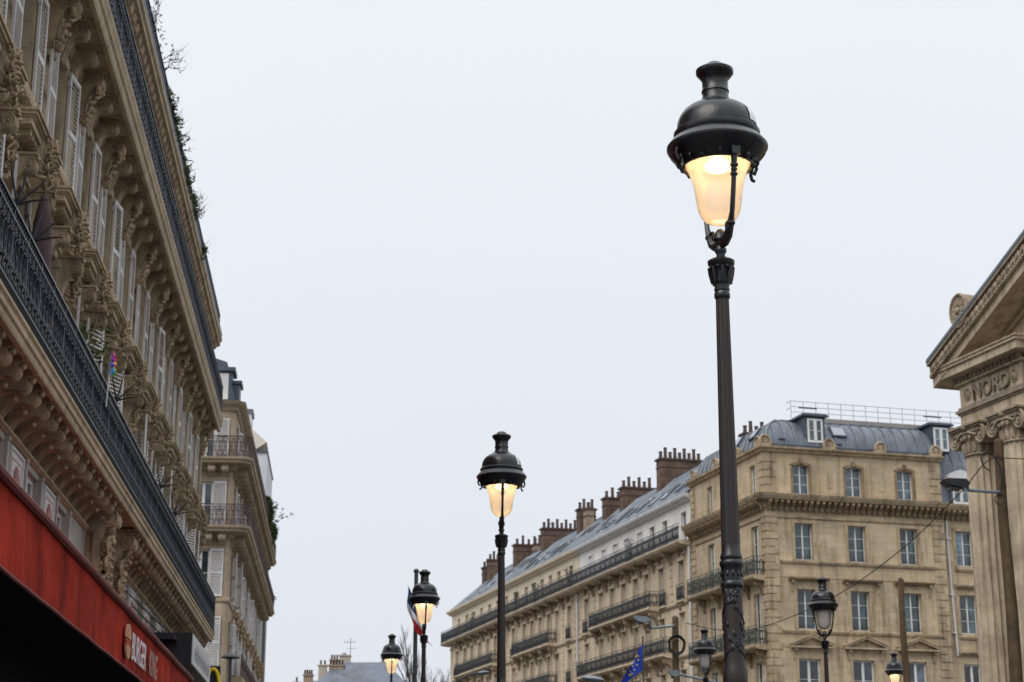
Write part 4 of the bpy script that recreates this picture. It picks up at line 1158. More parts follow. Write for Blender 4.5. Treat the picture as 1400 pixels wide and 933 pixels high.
# string courses, cornice, coping (front and side share mitred corner ends)
def course(prof, z, t1, s1_, name, mat_, off=0.0):
    n = len(prof); vs = []
    for y, dz in prof: vs.append((t1, y, z+dz))
    for y, dz in prof: vs.append((y, y, z+dz))
    for y, dz in prof: vs.append((y, s1_, z+dz))
    fs = []
    for k in range(2):
        for i in range(n-1): fs.append((k*n+i, k*n+i+1, (k+1)*n+i+1, (k+1)*n+i))
    fs += [tuple(range(n)), tuple(range(2*n, 3*n))]
    return HF.at(name, MB().add(vs, fs).mesh(name, mat_))
course([(0, -0.12), (-0.14, -0.1), (-0.18, 0.0), (-0.32, 0.06), (-0.34, 0.16), (0, 0.2)], 21.25, TE+0.1, SE, 'coping', STONE_HT)
course([(0, -0.42), (-0.1, -0.36), (-0.12, -0.04), (-0.52, 0.0), (-0.56, 0.08), (-0.62, 0.14), (-0.66, 0.28), (0, 0.34)], 18.56, TE, SE, 'cornice', STONE_HT)
moulding(HF, 'cornice', TE, T2, [(0, -0.42), (-0.1, -0.36), (-0.12, -0.04), (-0.42, 0.0), (-0.46, 0.08), (-0.52, 0.14), (-0.55, 0.28), (0, 0.34)], 18.56, STONE_HT, 0.25)
course([(0, -0.06), (-0.08, -0.04), (-0.1, 0.06), (0, 0.1)], 17.72, TE-0.15, SE, 'string_course', STONE_HT)
for z in (15.36, 11.78):
    moulding(HF, 'string_course', 0.7, TE-0.5, [(0, -0.08), (-0.08, -0.06), (-0.14, 0.03), (-0.14, 0.09), (0, 0.13)], z, STONE_HT)
    moulding(HF, 'string_course', TE+0.6, T2, [(0, -0.08), (-0.08, -0.06), (-0.14, 0.03), (-0.14, 0.09), (0, 0.13)], z, STONE_HT, 0.25)
for z in (14.62, 11.08): moulding(HF, 'band', 0.7, TE-0.5, [(0, -0.05), (-0.025, -0.05), (-0.025, 0.05), (0, 0.05)], z, STONE_HT)
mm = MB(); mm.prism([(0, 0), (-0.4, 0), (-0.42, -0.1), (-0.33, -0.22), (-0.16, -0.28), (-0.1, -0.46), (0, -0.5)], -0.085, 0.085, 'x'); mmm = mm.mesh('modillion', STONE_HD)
for i in range(31): HF.at('modillion', mmm, 0.12+i*0.335, -0.1, 18.52)
for i in range(31): HS.at('modillion', mmm, -0.12-i*0.335, -0.1, 18.52)
for i in range(25): HF.at('modillion', mmm, TE+0.25+i*0.335, 0.15, 18.52)
# quoins on the corner and on the end pilaster
qa = cached('qa', lambda: MB().box(-0.05, 0.62, -0.05, 0, 0, 0.34).mesh('quoin', STONE_HT)); qb = cached('qb', lambda: MB().box(-0.05, 0.42, -0.045, 0, 0, 0.34).mesh('quoin', STONE_HT))
qs = cached('qs', lambda: MB().box(-0.55, 0, -0.05, 0, 0, 0.34).mesh('quoin', STONE_HT))
z = 3.2; i = 0
while z < 21.0:
    if not 17.6 < z < 18.9:
        HF.at('quoin', qa if i % 2 else qb, 0.04, 0, z)
        HF.at('quoin', qa if i % 2 == 0 else qb, TE-0.66, 0, z)
        HS.at('quoin', qs, -0.04 if i % 2 else -0.02, 0, z)
        HS.at('quoin', qs, -SE+0.6, 0, z)
    z += 0.405; i += 1
# side balconies
for z, x0, x1 in ((14.6, -9.6, -0.25), (11.05, -9.6, -0.25), (7.6, -9.6, -0.25)):
    b = MB(); b.prism([(0, -0.2), (-0.55, -0.14), (-0.68, -0.08), (-0.72, 0.0), (-0.72, 0.08), (0, 0.1)], x0, x1, 'x'); HS.at('balcony_slab', b.mesh('balcony_slab', STONE_HT), 0, 0, z)
    railing(HS, x0, x1, -0.65, z+0.1, IRON_G, 0.96, False, 0.95, r=0.016); rail_end(HS, x1, -0.65, 0, z+0.1, IRON_G, 0.96, False, r=0.016)
    for s in (0.6, 2.4, 6.4, 8.6): HS.at('console', cached('hbc', lambda: scroll_console(0.2, 0.5, 0.75, STONE_HD)), -s, 0, z-0.16)
# mansard roof: curved zinc panels, each its own piece, mitred on the corner
PR = [(0.25, 21.45), (0.32, 21.9), (0.5, 22.4), (0.85, 22.85), (1.35, 23.15), (2.0, 23.3)]
def panel_strip(x0, x1, lim, thick=0.03):
    b = MB(); vs = []; fs = []
    for o, z in PR:
        a = max(x0, o); c = max(x1, o)
        vs += [(a, o, z), (c, o, z)]
    for k in range(len(PR)-1): fs.append((2*k, 2*k+1, 2*k+3, 2*k+2))
    b.add(vs, fs)
    if x0 > 0.3:
        pts = [(x0, o-0.015, z+0.02) for o, z in PR if o <= x0]
        if len(pts) > 1: b.tube(pts, 0.04, 4)
    return b
for i in range(17):
    x0 = 0.25+i*0.6
    me = panel_strip(x0, min(x0+0.6, TE), 0).mesh('roof_panel', ZINC)
    HF.at('roof_panel', me)
    # mirrored strip over the side face
    mm_ = MB(); mm_.v = [(-v[0], v[1], v[2]) for v in panel_strip(x0, min(x0+0.6, TE), 0).v]; mm_.f = panel_strip(x0, min(x0+0.6, TE), 0).f
    HS.at('roof_panel', mm_.mesh('roof_panel', ZINC_L))
b = MB(); b.tube([(o-0.02, o-0.02, z+0.03) for o, z in PR], 0.06, 6); HF.at('hip_rib', b.mesh('hip_rib', ZINC_L))
b = MB(); b.quad((2, 2, 23.3), (TE, 2, 23.3), (TE, SE, 23.4), (2, SE, 23.4)); b.box(2.0, TE+8, 2.0, 2.25, 23.28, 23.42); HF.at('roof_top', b.mesh('roof_top', ZINC_D))
boxpart(HF, 'roof_kerb', (3.2, TE+8, 2.5, 2.8, 23.35, 23.78), mat('roof_kerb_grey', (0.33, 0.31, 0.29), 0.9, 0.15, 1.0, bump=0.1))
b = MB(); b.box(0.3, TE, 0.1, 0.27, 21.42, 21.62); HF.at('gutter', b.mesh('gutter', ZINC_D)); b = MB(); b.box(-SE, -0.3, 0.1, 0.27, 21.42, 21.62); HS.at('gutter', b.mesh('gutter', ZINC_D))
# end wall of the raised corner block
b = MB(); b.add([(TE, 0, 18.6), (TE, SE, 18.6), (TE, SE, 23.3), (TE, 2.0, 23.3), (TE, 1.35, 23.15), (TE, 0.85, 22.85), (TE, 0.5, 22.4), (TE, 0.25, 21.45), (TE, 0, 21.3)], [tuple(range(9))]); HF.at('end_wall', b.mesh('end_wall', STONE_H))
# wing roof
PR2 = [(0.35, 18.9), (0.8, 21.2), (1.5, 22.6), (2.2, 23.2)]
for i in range(14):
    x0 = TE+0.02+i*0.62; b = MB()
    for (o, z), (o2, z2) in zip(PR2[:-1], PR2[1:]): b.quad((x0, o, z), (x0+0.62, o, z), (x0+0.62, o2, z2), (x0, o2, z2))
    b.tube([(x0, o-0.015, z+0.02) for o, z in PR2], 0.025, 4); HF.at('roof_panel', b.mesh('roof_panel', ZINC))
def dormer(fac, x, z0, z1, w, y0, depth, glass=None, arch=False):
    d = fac.at('dormer', MB().box(-w/2-0.14, w/2+0.14, 0.0, depth, -0.05, z1-z0+0.12).mesh('dormer', ZINC_D), x, y0, z0)
    ob('dormer_frame', frame_mesh(w, z1-z0, 1, WHITE, 0.1), d, (0, -0.07, 0))
    pm = pane_mesh(w, z1-z0, glass or GLASS_B, 0.09)
    ob('pane', pm, d, (-w/4, -0.035, 0)); ob('pane', pm, d, (w/4, -0.03, 0))
    if arch:
        b = MB(); b.prism([(-w/2-0.3, 0), (w/2+0.3, 0), (w/2+0.26, 0.18), (w*0.3, 0.42), (0, 0.5), (-w*0.3, 0.42), (-w/2-0.26, 0.18)], -0.2, depth*0.8, 'y'); ob('dormer_roof', b.mesh('dormer_roof', WHITE2), d, (0, 0, z1-z0+0.12))
    else:
        b = MB(); b.box(-w/2-0.32, w/2+0.32, -0.18, depth, 0, 0.09); b.box(-w/2-0.26, w/2+0.26, -0.1, depth, 0.09, 0.15); ob('dormer_roof', b.mesh('dormer_roof', ZINC_D), d, (0, 0, z1-z0+0.12))
    return d
dormer(HF, 3.2, 21.85, 23.15, 0.88, 0.33, 1.8); dormer(HF, 10.7, 21.85, 23.15, 0.88, 0.4, 1.8)
dormer(HF, 11.6, 18.95, 20.2, 1.0, 0.25, 1.0, GLASS_B, True); dormer(HF, 14.6, 18.95, 20.2, 1.0, 0.25, 1.0, GLASS_B, True)
def skylight(fac, x, o, z, w, l, slope, glass=None, flip=1):
    b = MB(); b.box(-w/2, w/2, -0.08, 0.02, 0, l)
    s = fac.at('skylight', cached(('skf', w, l), lambda: b.mesh('skylight', ZINC_D)), x, o, z)
    s.rotation_euler = Euler((-slope, 0, s.rotation_euler[2]), 'XYZ')
    p = MB(); p.box(-w/2+0.07, w/2-0.07, -0.094, -0.081, 0.08, l-0.08)
    ob('pane', cached(('skp', w, l, (glass or GLASS_S).name), lambda: p.mesh('pane', glass or GLASS_S)), s)
    return s
skylight(HF, 4.68, 0.40, 22.26, 0.85, 0.78, math.radians(37)); skylight(HS, -4.6, 0.36, 22.26, 0.9, 0.8, math.radians(37)); skylight(HS, -2.2, 0.36, 22.26, 0.8, 0.7, math.radians(37))
vt = MB(); vt.prism([(-0.18, 0), (0.18, 0), (0.0, 0.3)], 0, 0.3, 'y'); vtm = vt.mesh('roof_vent', ZINC_L)
HF.at('roof_vent', vtm, 1.25, 0.22, 21.95); HF.at('roof_vent', vtm, 4.55, 0.22, 21.85)
an = MB()
an.box(-0.34, 0.34, -0.08, 0.2, 0, 0.14)
arc_ = [(0.27*math.cos(math.pi*k/12), 0.26+0.30*math.sin(math.pi*k/12)) for k in range(13)]
an.prism(arc_+[(-0.27, 0.1), (0.27, 0.1)], -0.02, 0.2, 'y')
an.tube([(0.29, -0.05, 0.12)]+[(q[0]*1.06, -0.05, q[1]+0.01) for q in arc_]+[(-0.29, -0.05, 0.12)], 0.055, 6)
for k in range(5):
    a = math.pi*(0.14+0.72*k/4); an.tube([(0, -0.04, 0.16), (0.09*math.cos(a), -0.07, 0.17+0.12*math.sin(a)), (0.18*math.cos(a), -0.05, 0.2+0.24*math.sin(a))], [0.015, 0.028, 0.025], 5)
for sx in (-1, 1): an.tube(spiral(sx*0.33, 0.2, 0.09, 0.02, 1.2, 10, 0, -0.04, sx), 0.03, 5)
anm = an.mesh('antefix', STONE_HT)
for x_ in (0.1, 3.78, 6.76, 10.05): HF.at('antefix', anm, x_, -0.08, 21.42)
for s in (0.35, 3.2, 6.2, 9.6): HS.at('antefix', anm, -s, -0.08, 21.42)
# guard rail on the roof
RAILM = mat('galvanised_rail', (0.34, 0.36, 0.38), 0.5, 0.1, 3.0, metal=0.4, bump=0)
for i in range(19):
    b = cached('rpost', lambda: MB().tube([(0, 0, 0), (0, 0, 0.95)], 0.018, 5).mesh('guard_post', RAILM)); HF.at('guard_post', b, 2.95+i*0.75, 2.65, 23.75)
for z in (24.08, 24.38, 24.68):
    b = MB(); b.tube([(2.95, 2.65, z), (T2-1.5, 2.65, z)], 0.016, 5); HF.at('guard_rail', b.mesh('guard_rail', RAILM))
b = MB(); b.tube([(2.95, 2.65, 24.68), (2.95, 3.2, 24.68)], 0.018, 5); b.tube([(2.95, 2.65, 24.3), (2.95, 3.2, 24.3)], 0.016, 5); HF.at('guard_rail', b.mesh('guard_rail', RAILM))
for x_ in (3.4, 11.0): boxpart(HF, 'roof_sensor', (x_, x_+1.1, 2.6, 2.66, 24.3, 24.36), IRON_G)
b = MB(); b.tube([(10.55, 0.15, 18.1), (10.6, 0.15, 14.5), (10.72, 0.15, 10.85)], 0.05, 8); HF.at('drain_pipe', b.mesh('drain_pipe', WHITE2))
for zz in (17.0, 14.0, 12.0): boxpart(HF, 'pipe_clip', (10.5, 10.72, 0.08, 0.24, zz, zz+0.06), WHITE2)
# chimneys on its roof
def chimney(fac, x, y0, y1, z0, z1, pots, thick=0.7, mat_=None):
    """wall-like stack perpendicular to the facade: depth y0..y1"""
    b = MB(); b.box(-thick/2, thick/2, y0, y1, z0, z1)
    c = fac.at('chimney', b.mesh('chimney', mat_ or BRICK), x, 0, 0)
    b = MB(); b.box(-thick/2-0.08, thick/2+0.08, y0-0.1, y1+0.1, 0, 0.12); b.box(-thick/2-0.03, thick/2+0.03, y0-0.04, y1+0.04, -0.5, -0.42)
    ob('chimney_cap', b.mesh('chimney_cap', POT), c, (0, 0, z1))
    for k in range(pots):
        h = 0.5+0.28*(k % 2)
        pm = cached(('pot', k % 2), lambda: MB().lathe([(0.13, 0), (0.12, 0.1), (0.10, h-0.08), (0.125, h-0.05), (0.125, h), (0.09, h)], 10).mesh('chimney_pot', POT))
        ob('chimney_pot', pm, c, (0, y0+(k+0.5)*(y1-y0)/pots, z1+0.1))
    return c
chimney(HS, -SE+0.4, 3.2, 5.0, 21.0, 24.35, 5)

# ------------------------------------------------------------------ long balconied buildings on the right
def long_building(label, s0, s1, tops, floors, plaster, shut, balc4, balc3, quoins, small, seed):
    root = thing('apartment_building', label, 'building', CORNER+DR*s0, AR-math.pi/2)
    f = Fac(root)
    X = lambda s: -(s-s0)
    r_ = random.Random(seed)
    ops_t = [(X(s)-0.42, X(s)+0.42, 18.3, 19.97) for s in tops]
    f.at('top_wall', wall_mesh('top_wall', X(s1), X(s0), 18.1, 20.6, ops_t, plaster, 0.25), 0, 0.12, 0)
    ops_ = []
    for s in floors:
        for z0, z1 in ((14.95, 17.25), (11.95, 14.15), (8.7, 10.9)): ops_.append((X(s)-0.42, X(s)+0.42, z0, z1))
    f.at('wall', wall_mesh('wall', X(s1), X(s0), 0, 18.1, ops_, STONE_C, 0.28))
    boxpart(f, 'inner_wall', (X(s1), X(s0), 0.42, 9.5, 0, 20.6), BLACKM)
    for i, s in enumerate(tops):
        if i in shut:
            window(f, X(s), 18.3, 19.97, 0.84, GLASS_D, WHITE2, 2, 0.3)
            me = cached(('clsh',), lambda: MB().box(-0.42, -0.02, -0.03, 0, 0, 1.67).box(0.02, 0.42, -0.03, 0, 0, 1.67).mesh('shutter', WHITE2))
            f.at('shutter', me, X(s), 0.2, 18.3)
            f.at('window_surround', cached('clsr', lambda: surround(0.84, 1.67, 0.14, 0.05).mesh('window_surround', WHITE2)), X(s), 0.12, 18.3)
        else:
            window(f, X(s), 18.3, 19.97, 0.84, GLASS_D, WHITE2, 1, 0.25, 0.045)
            f.at('window_surround', cached(('tsr', plaster.name), lambda: surround(0.84, 1.67, 0.12, 0.04).mesh('window_surround', plaster)), X(s), 0.12, 18.3)
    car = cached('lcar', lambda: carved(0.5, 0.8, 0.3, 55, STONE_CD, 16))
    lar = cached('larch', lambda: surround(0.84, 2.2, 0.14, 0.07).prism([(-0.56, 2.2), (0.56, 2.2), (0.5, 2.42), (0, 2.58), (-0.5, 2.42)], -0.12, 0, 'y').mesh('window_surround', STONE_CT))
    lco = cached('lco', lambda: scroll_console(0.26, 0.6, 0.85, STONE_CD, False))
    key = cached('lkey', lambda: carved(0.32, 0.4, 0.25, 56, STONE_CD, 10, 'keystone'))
    for s in floors:
        for z0, z1 in ((14.95, 17.25), (11.95, 14.15), (8.7, 10.9)):
            g = r_.choice((GLASS_D, GLASS_D, GLASS_T, DRAPE))
            window(f, X(s), z0, z1, 0.84, g, WHITE, 2, 0.16, 0.05)
            f.at('window_surround', lar, X(s), 0, z0)
            f.at('keystone', key, X(s), -0.08, z1+0.5)
    mids = [(a+b_)/2 for a, b_ in zip(floors[:-1], floors[1:])]
    for s in mids:
        f.at('console', lco, X(s), 0, 17.93)
    # continuous balcony
    moulding(f, 'balcony_slab', X(s1)-(0.5 if s1 > 60 else 0), X(s0), [(0, -0.08), (-0.6, -0.02), (-0.72, 0.0), (-0.75, 0.06), (-0.82, 0.1), (-0.84, 0.2), (0, 0.22)], 17.9, STONE_CT)
    railing(f, X(s1)-(0.45 if s1 > 60 else 0), X(s0), -0.76, 18.1, IRON_N, 0.98, False, 1.0, r=0.017)
    if s1 > 60: rail_end(f, X(s1)-0.45, -0.76, 0.2, 18.1, IRON_N, 0.98, False, r=0.017)
    moulding(f, 'frieze', X(s1), X(s0), [(0, -0.1), (-0.07, -0.08), (-0.1, 0.06), (0, 0.1)], 17.55, STONE_CT)
    for z in (14.66, 11.62, 8.4): moulding(f, 'string_course', X(s1), X(s0), [(0, -0.1), (-0.1, -0.06), (-0.16, 0.05), (-0.16, 0.12), (0, 0.16)], z, STONE_CT)
    # cornice and roof
    moulding(f, 'cornice', X(s1)-(0.3 if s1 > 60 else 0), X(s0), [(0.12, -0.12), (-0.05, -0.1), (-0.1, 0.0), (-0.3, 0.06), (-0.36, 0.16), (-0.36, 0.26), (0.12, 0.3)], 20.6, WHITE2 if plaster is PLASTER_W else PLASTER_C)
    rp = MB(); sl = math.atan2(2.9, 3.3)
    rp.prism([(0, 0), (3.3, 2.9), (3.25, 2.95), (-0.03, 0.06)], 0, 0.6, 'x'); rp.tube([(0.02, -0.03, 0.06), (0.02, 3.25, 2.96)], 0.035, 4)
    rpm = cached('lrp', lambda: rp.mesh('roof_panel', ZINC)); rpm2 = cached('lrp2', lambda: rp.mesh('roof_panel', ZINC_L))
    s = s0; i = 0
    send = s1-(2.4 if s1 > 60 else 0)
    while s < send-0.3:
        f.at('roof_panel', rpm if r_.random() < 0.75 else rpm2, X(s)-0.6, -0.15, 20.9+r_.uniform(-0.012, 0.012)); s += 0.6; i += 1
    if s1 > 60:
        b = MB(); b.add([(X(s), -0.15, 20.95), (X(s), 3.1, 23.85), (X(s1)-0.2, -0.15, 20.95), (X(s1)-0.2, 8, 20.95), (X(s), 8, 23.85)], [(0, 1, 2), (2, 1, 4, 3)]); f.at('hip_end', b.mesh('hip_end', ZINC))
    b = MB(); b.box(X(send), X(s0), 3.05, 8.0, 20.9, 23.8); f.at('roof_core', b.mesh('roof_core', ZINC_D))
    b = MB(); b.tube([(X(send), 3.12, 23.88), (X(s0), 3.12, 23.88)], 0.07, 5); f.at('ridge', b.mesh('ridge', ZINC_D))
    sk = s0+1.3
    while sk < send-1.0:
        k = r_.random()
        o = 0.55 if k < 0.7 else 1.5
        q = skylight(f, X(sk), -0.15+o, 20.95+o*2.9/3.3+0.02, r_.choice((0.6, 0.75)), r_.choice((1.2, 1.5, 0.95)), math.pi/2-sl, GLASS_S if k < 0.5 else GLASS_D)
        sk += r_.uniform(1.5, 2.6)
    # notched quoin strips
    qm = cached('lq', lambda: MB().box(-0.2, 0.2, -0.05, 0, 0, 0.28).mesh('quoin', STONE_CT)); qm2 = cached('lq2', lambda: MB().box(-0.26, 0.26, -0.07, 0, 0, 0.1).mesh('quoin', STONE_CD))
    for s in quoins:
        z = 9.0
        while z < 17.4:
            if not (14.4 < z < 14.75 or 11.4 < z < 11.7): f.at('quoin', qm, X(s), 0, z); 
            z += 0.46
    # grouped balconies
    for lst, z in ((balc4, 14.82), (balc3, 11.85)):
        for a, c in lst:
            moulding(f, 'balcony_slab', X(c), X(a), [(0, -0.16), (-0.5, -0.1), (-0.62, -0.04), (-0.66, 0.0), (-0.66, 0.1), (0, 0.12)], z, STONE_CT)
            railing(f, X(c), X(a), -0.6, z+0.12, IRON_N, 0.96, False, 1.0, r=0.017)
            for q in (X(c), X(a)): rail_end(f, q, -0.6, 0, z+0.12, IRON_N, 0.96, False, r=0.017)
            n = max(2, int((c-a)/2.2))
            for k in range(n+1): f.at('console', lco, X(a+0.2+(c-a-0.4)*k/n), 0, z-0.12)
    for s, z in small:
        railing(f, X(s)-0.52, X(s)+0.52, -0.18, z, IRON_N, 0.95, False, 1.04, r=0.02)
        f.at('sill', cached('lsill', lambda: MB().box(-0.62, 0.62, -0.26, 0, -0.1, 0.0).mesh('sill', STONE_CT)), X(s), 0, z)
    return f, X
creamW = [33.4, 36.3, 38.35, 40.45, 42.55, 44.6, 47.6, 50.2, 52.85, 55.25, 57.85, 60.3, 62.7, 65.4]
fC, XC = long_building('long cream stone building with a continuous dark balcony below its zinc roof', 31.65, 68.0, creamW, creamW, PLASTER_C, (), [(36.6, 46.2), (51.9, 64.1)], [(36.6, 46.2), (51.9, 64.1)],
                       [32.3, 35.0, 46.9, 49.2, 51.2, 64.4, 67.4], [(33.4, 14.84), (47.6, 14.84), (50.2, 14.84), (65.6, 14.84), (33.4, 11.87), (47.6, 11.87)], 5)
whiteW = [11.75, 14.85, 17.1, 19.3, 21.7, 23.95, 26.25, 29.1]
fW, XW = long_building('pale fronted building between the yellow corner house and the long cream one', 10.42, 31.6, whiteW, [12.0, 15.3, 17.85, 19.85, 22.1, 24.3, 26.55, 29.6], PLASTER_W, (3, 4, 5, 6, 7), [(15.9, 27.5)], [(13.7, 30.2)],
                       [10.75, 13.7, 28.05, 31.1], [(12.0, 14.84), (29.6, 14.84), (14.9, 14.84)], 6)
for s, y1, zt, pots in ((21.3, 5.15, 25.1, 9), (28.6, 4.45, 24.6, 6)):
    chimney(fW, XW(s), 2.2, y1, 21.6, zt, pots, 0.8)
for s, y1, zt, pots in ((32.3, 3.5, 24.55, 3), (38.2, 3.45, 24.8, 4), (47.4, 5.1, 24.9, 8), (55.3, 4.2, 24.85, 4), (63.5, 3.2, 24.8, 3), (65.3, 2.75, 24.4, 2)):
    chimney(fC, XC(s), 2.2, y1, 21.4, zt, pots, 0.8)
chimney(fC, XC(36.9), 2.3, 2.9, 21.4, 24.6, 1, 0.7, CHPLAST); chimney(fC, XC(53.8), 3.4, 4.1, 22.0, 24.7, 2, 0.7, CHPLAST)
# drain pipes between the houses
for f_, x_ in ((fW, -0.12), (fW, XW(31.5))):
    b = MB(); b.tube([(x_, -0.12, 8), (x_, -0.12, 17.8)], 0.08, 8); f_.at('drain_pipe', b.mesh('drain_pipe', WHITE2))
b = MB(); b.tube([(0, 0, 0), (0, 0, 2.4)], 0.03, 5)
for z, l in ((2.25, 0.8), (1.5, 0.45)):
    b.tube([(0, 0, z), (-l*1.6, 0.3, z+0.05)], 0.018, 4)
    for k in range(4): b.tube([(-l*0.4*k, -0.2+0.075*k, z), (-l*0.4*k, 0.3, z)], 0.012, 4)
fC.at('roof_aerial', b.mesh('roof_aerial', GREYM), XC(50.5), 4.0, 23.8)
def top_plant(label, s, seed, n, mat_):
    p = CORNER+DR*s+NR*0.42
    t = thing('balcony_plant', label, 'plant', (p.x, p.y, 18.12), AR-math.pi/2, 'plants on the long top balcony')
    r_ = random.Random(seed); b = MB(); tb = MB()
    pb = MB().lathe([(0, 0), (0.14, 0), (0.2, 0.35), (0.0, 0.33)], 10); ob('pot', pb.mesh('pot', POT), t)
    for i in range(12):
        pts = twig(tb, (r_.uniform(-.1, .1), 0, 0.3), (r_.uniform(-.35, .35), r_.uniform(-.2, .2), 1.5), 6, 0.2, 0.012, r_, 0.16)
        for q in pts[2:]: leaves(b, q, 0.12, 0.1, 0.12, n, 0.07, r_)
    ob('stem', tb.mesh('stem', TWIG), t); ob('foliage', b.mesh('foliage', mat_), t)
top_plant('sparse bare shrub in front of the pale building on the top balcony', 19.9, 31, 2, TWIG)
top_plant('green leafy plant on the long top balcony beside the middle lamp post', 45.6, 32, 7, LEAF2)
top_plant('small green plant in front of a window of the long cream building', 40.4, 33, 5, LEAF)
top_plant('greyish climbing plant near the left end of the long cream building', 59.2, 34, 3, TWIG)
top_plant('brown climbing plant where the cream and pale buildings meet', 32.2, 35, 4, TWIG)

# ------------------------------------------------------------------ station pavilion on the right
st = thing('station_pavilion', 'classical stone station pavilion with fluted columns, pediment and carved NORD lettering', 'station', STAT, AS-math.pi/2)
SF = Fac(st)
XW_ = 16.6                                     # whole width, only the left end is in view
colx = [0.6, 2.5, 14.1, 16.0]
boxpart(SF, 'wall', (0.15, XW_-0.15, 1.0, 14.0, 0, 13.2), STONE_S)
# entablature: projecting blocks over the column pairs, recessed centre
def entab(x0, x1, y0, nm):
    boxpart(SF, nm, (x0, x1, y0, 1.6, 13.08, 13.47), STONE_S)
    b = MB()
    b.box(x0-0.05, x1+0.05, y0-0.05, 1.6, 13.47, 13.53); b.box(x0-0.1, x1+0.1, y0-0.1, 1.6, 13.53, 13.62); b.box(x0-0.04, x1+0.04, y0-0.04, 1.6, 13.62, 13.7)
    SF.at('architrave_band', b.mesh('architrave_band', STONE_SD))
    boxpart(SF, 'frieze', (x0+0.02, x1-0.02, y0+0.02, 1.6, 13.7, 14.36), STONE_S)
    b = MB(); b.box(x0-0.08, x1+0.08, y0-0.08, 1.6, 14.36, 14.44); b.box(x0-0.14, x1+0.14, y0-0.14, 1.6, 14.56, 14.6)
    b.box(x0-0.4, x1+0.4, y0-0.4, 1.6, 14.6, 14.84); b.box(x0-0.46, x1+0.46, y0-0.46, 1.6, 14.84, 14.9)
    SF.at('cornice', b.mesh('cornice', STONE_S))
    den = cached('den', lambda: MB().box(-0.055, 0.055, -0.12, 0.03, 0, 0.13).mesh('dentil', STONE_SD))
    n = int((x1-x0)/0.2)
    for i in range(n+1): SF.at('dentil', den, x0+(x1-x0)*i/n, y0-0.02, 14.435)
    n = 8
    for i in range(n if y0 < 0.3 else 0):
        SF.at('dentil', den, x1+0.02, y0+0.1+i*0.19, 14.435, math.pi/2)
    egg = cached('egg', lambda: MB().ball((0, 0, 0), 0.05, 0.05, 0.045, 6, 4).mesh('bead', STONE_SC))
    k = int((x1-x0+0.9)/0.115)
    bb = MB()
    for i in range(k+1): bb.ball((x0-0.44+(x1-x0+0.88)*i/k, y0-0.46, 14.95), 0.055, 0.05, 0.05, 6, 4)
    if y0 < 0.3:
        for i in range(14): bb.ball((x1+0.46, y0-0.42+i*0.115, 14.95), 0.05, 0.055, 0.05, 6, 4)
    stuff(SF.at('bead_row', bb.mesh('bead_row', STONE_SC)))
entab(0.1, 3.25, 0.0, 'architrave'); entab(13.35, 16.5, 0.0, 'architrave'); entab(3.66, 12.94, 0.62, 'architrave')
text('NORD', 0.62, st, (0.80, -0.0, 13.80), STONE_SD, 1.0, 0.008, 0.05, 'carved_letters', 0.0, 1.06)
b = MB()
for i in range(14):
    pass
b.ball((0, -0.02, 0), 0.13, 0.05, 0.13, 12, 6); b.ball((0, -0.05, 0), 0.05, 0.05, 0.05, 8, 5)
b.tube([(0.165*math.cos(i*math.pi/9), -0.01, 0.165*math.sin(i*math.pi/9)) for i in range(18)], 0.022, 5, True)
ros = b.mesh('rosette', STONE_SC)
SF.at('rosette', ros, 0.52, 0.02, 14.02); SF.at('rosette', ros, 2.86, 0.02, 14.02)
# fluted columns with ionic capitals
nf = 18; b = MB(); vs = []; fs = []
for z in (0.6, 1.5, 4.0, 7.0, 10.0, 12.2):
    R0 = 0.56-0.05*max(0, (z-4)/8.2)
    for i in range(nf*4):
        a = 2*math.pi*i/(nf*4); k = (0, 0.8, 1, 0.8)[i % 4]
        vs.append(((R0-0.075*k)*math.cos(a), (R0-0.045*k)*math.sin(a), z))
m = nf*4
for k in range(5):
    for i in range(m): fs.append((k*m+i, k*m+(i+1) % m, (k+1)*m+(i+1) % m, (k+1)*m+i))
shm = b.add(vs, fs).mesh('shaft', STONE_S, 25)
bs = MB().lathe([(0, 0), (0.75, 0), (0.75, 0.2), (0.72, 0.3), (0.62, 0.36), (0.66, 0.46), (0.58, 0.6)], 28).mesh('column_base', STONE_S)
ca = MB()
ca.lathe([(0.5, 12.16), (0.545, 12.19), (0.545, 12.23), (0.5, 12.26), (0.5, 12.62), (0.58, 12.72), (0.6, 12.8), (0.5, 12.86)], 28)
for i in range(18):
    a = i*math.pi/9
    ca.tube([(0.51*math.cos(a), 0.51*math.sin(a), 12.27), (0.545*math.cos(a), 0.545*math.sin(a), 12.42), (0.57*math.cos(a), 0.57*math.sin(a), 12.56)], [0.06, 0.07, 0.02], 5)
    ca.ball((0.59*math.cos(a+.17), 0.59*math.sin(a+.17), 12.7), 0.055, 0.055, 0.07, 6, 4)
ca.box(-0.72, 0.72, -0.6, 0.6, 12.96, 13.02); ca.box(-0.78, 0.78, -0.66, 0.66, 13.02, 13.08)
ca.box(-0.62, 0.62, -0.52, 0.52, 12.84, 12.96)
capm_ = ca.mesh('capital', STONE_SC)
vo = MB()
for sx in (-1, 1):
    for sy in (-1, 1):
        cx = sx*0.63; y = sy*0.5
        sp = [(q[0], y, q[2]) for q in spiral(cx, 12.7, 0.27, 0.03, 2.3, 34, math.pi/2, 0, -sx)]
        vo.tube(sp, [0.05*(1-0.55*i/34) for i in range(35)], 6)
    vo.prism([(sx*0.63+0.24*math.cos(i*math.pi/8), 12.7+0.24*math.sin(i*math.pi/8)) for i in range(16)], -0.47, 0.47, 'y')
    for sy in (-1, 1): vo.ball((sx*0.63, sy*0.5, 12.7), 0.06, 0.05, 0.06, 8, 5)
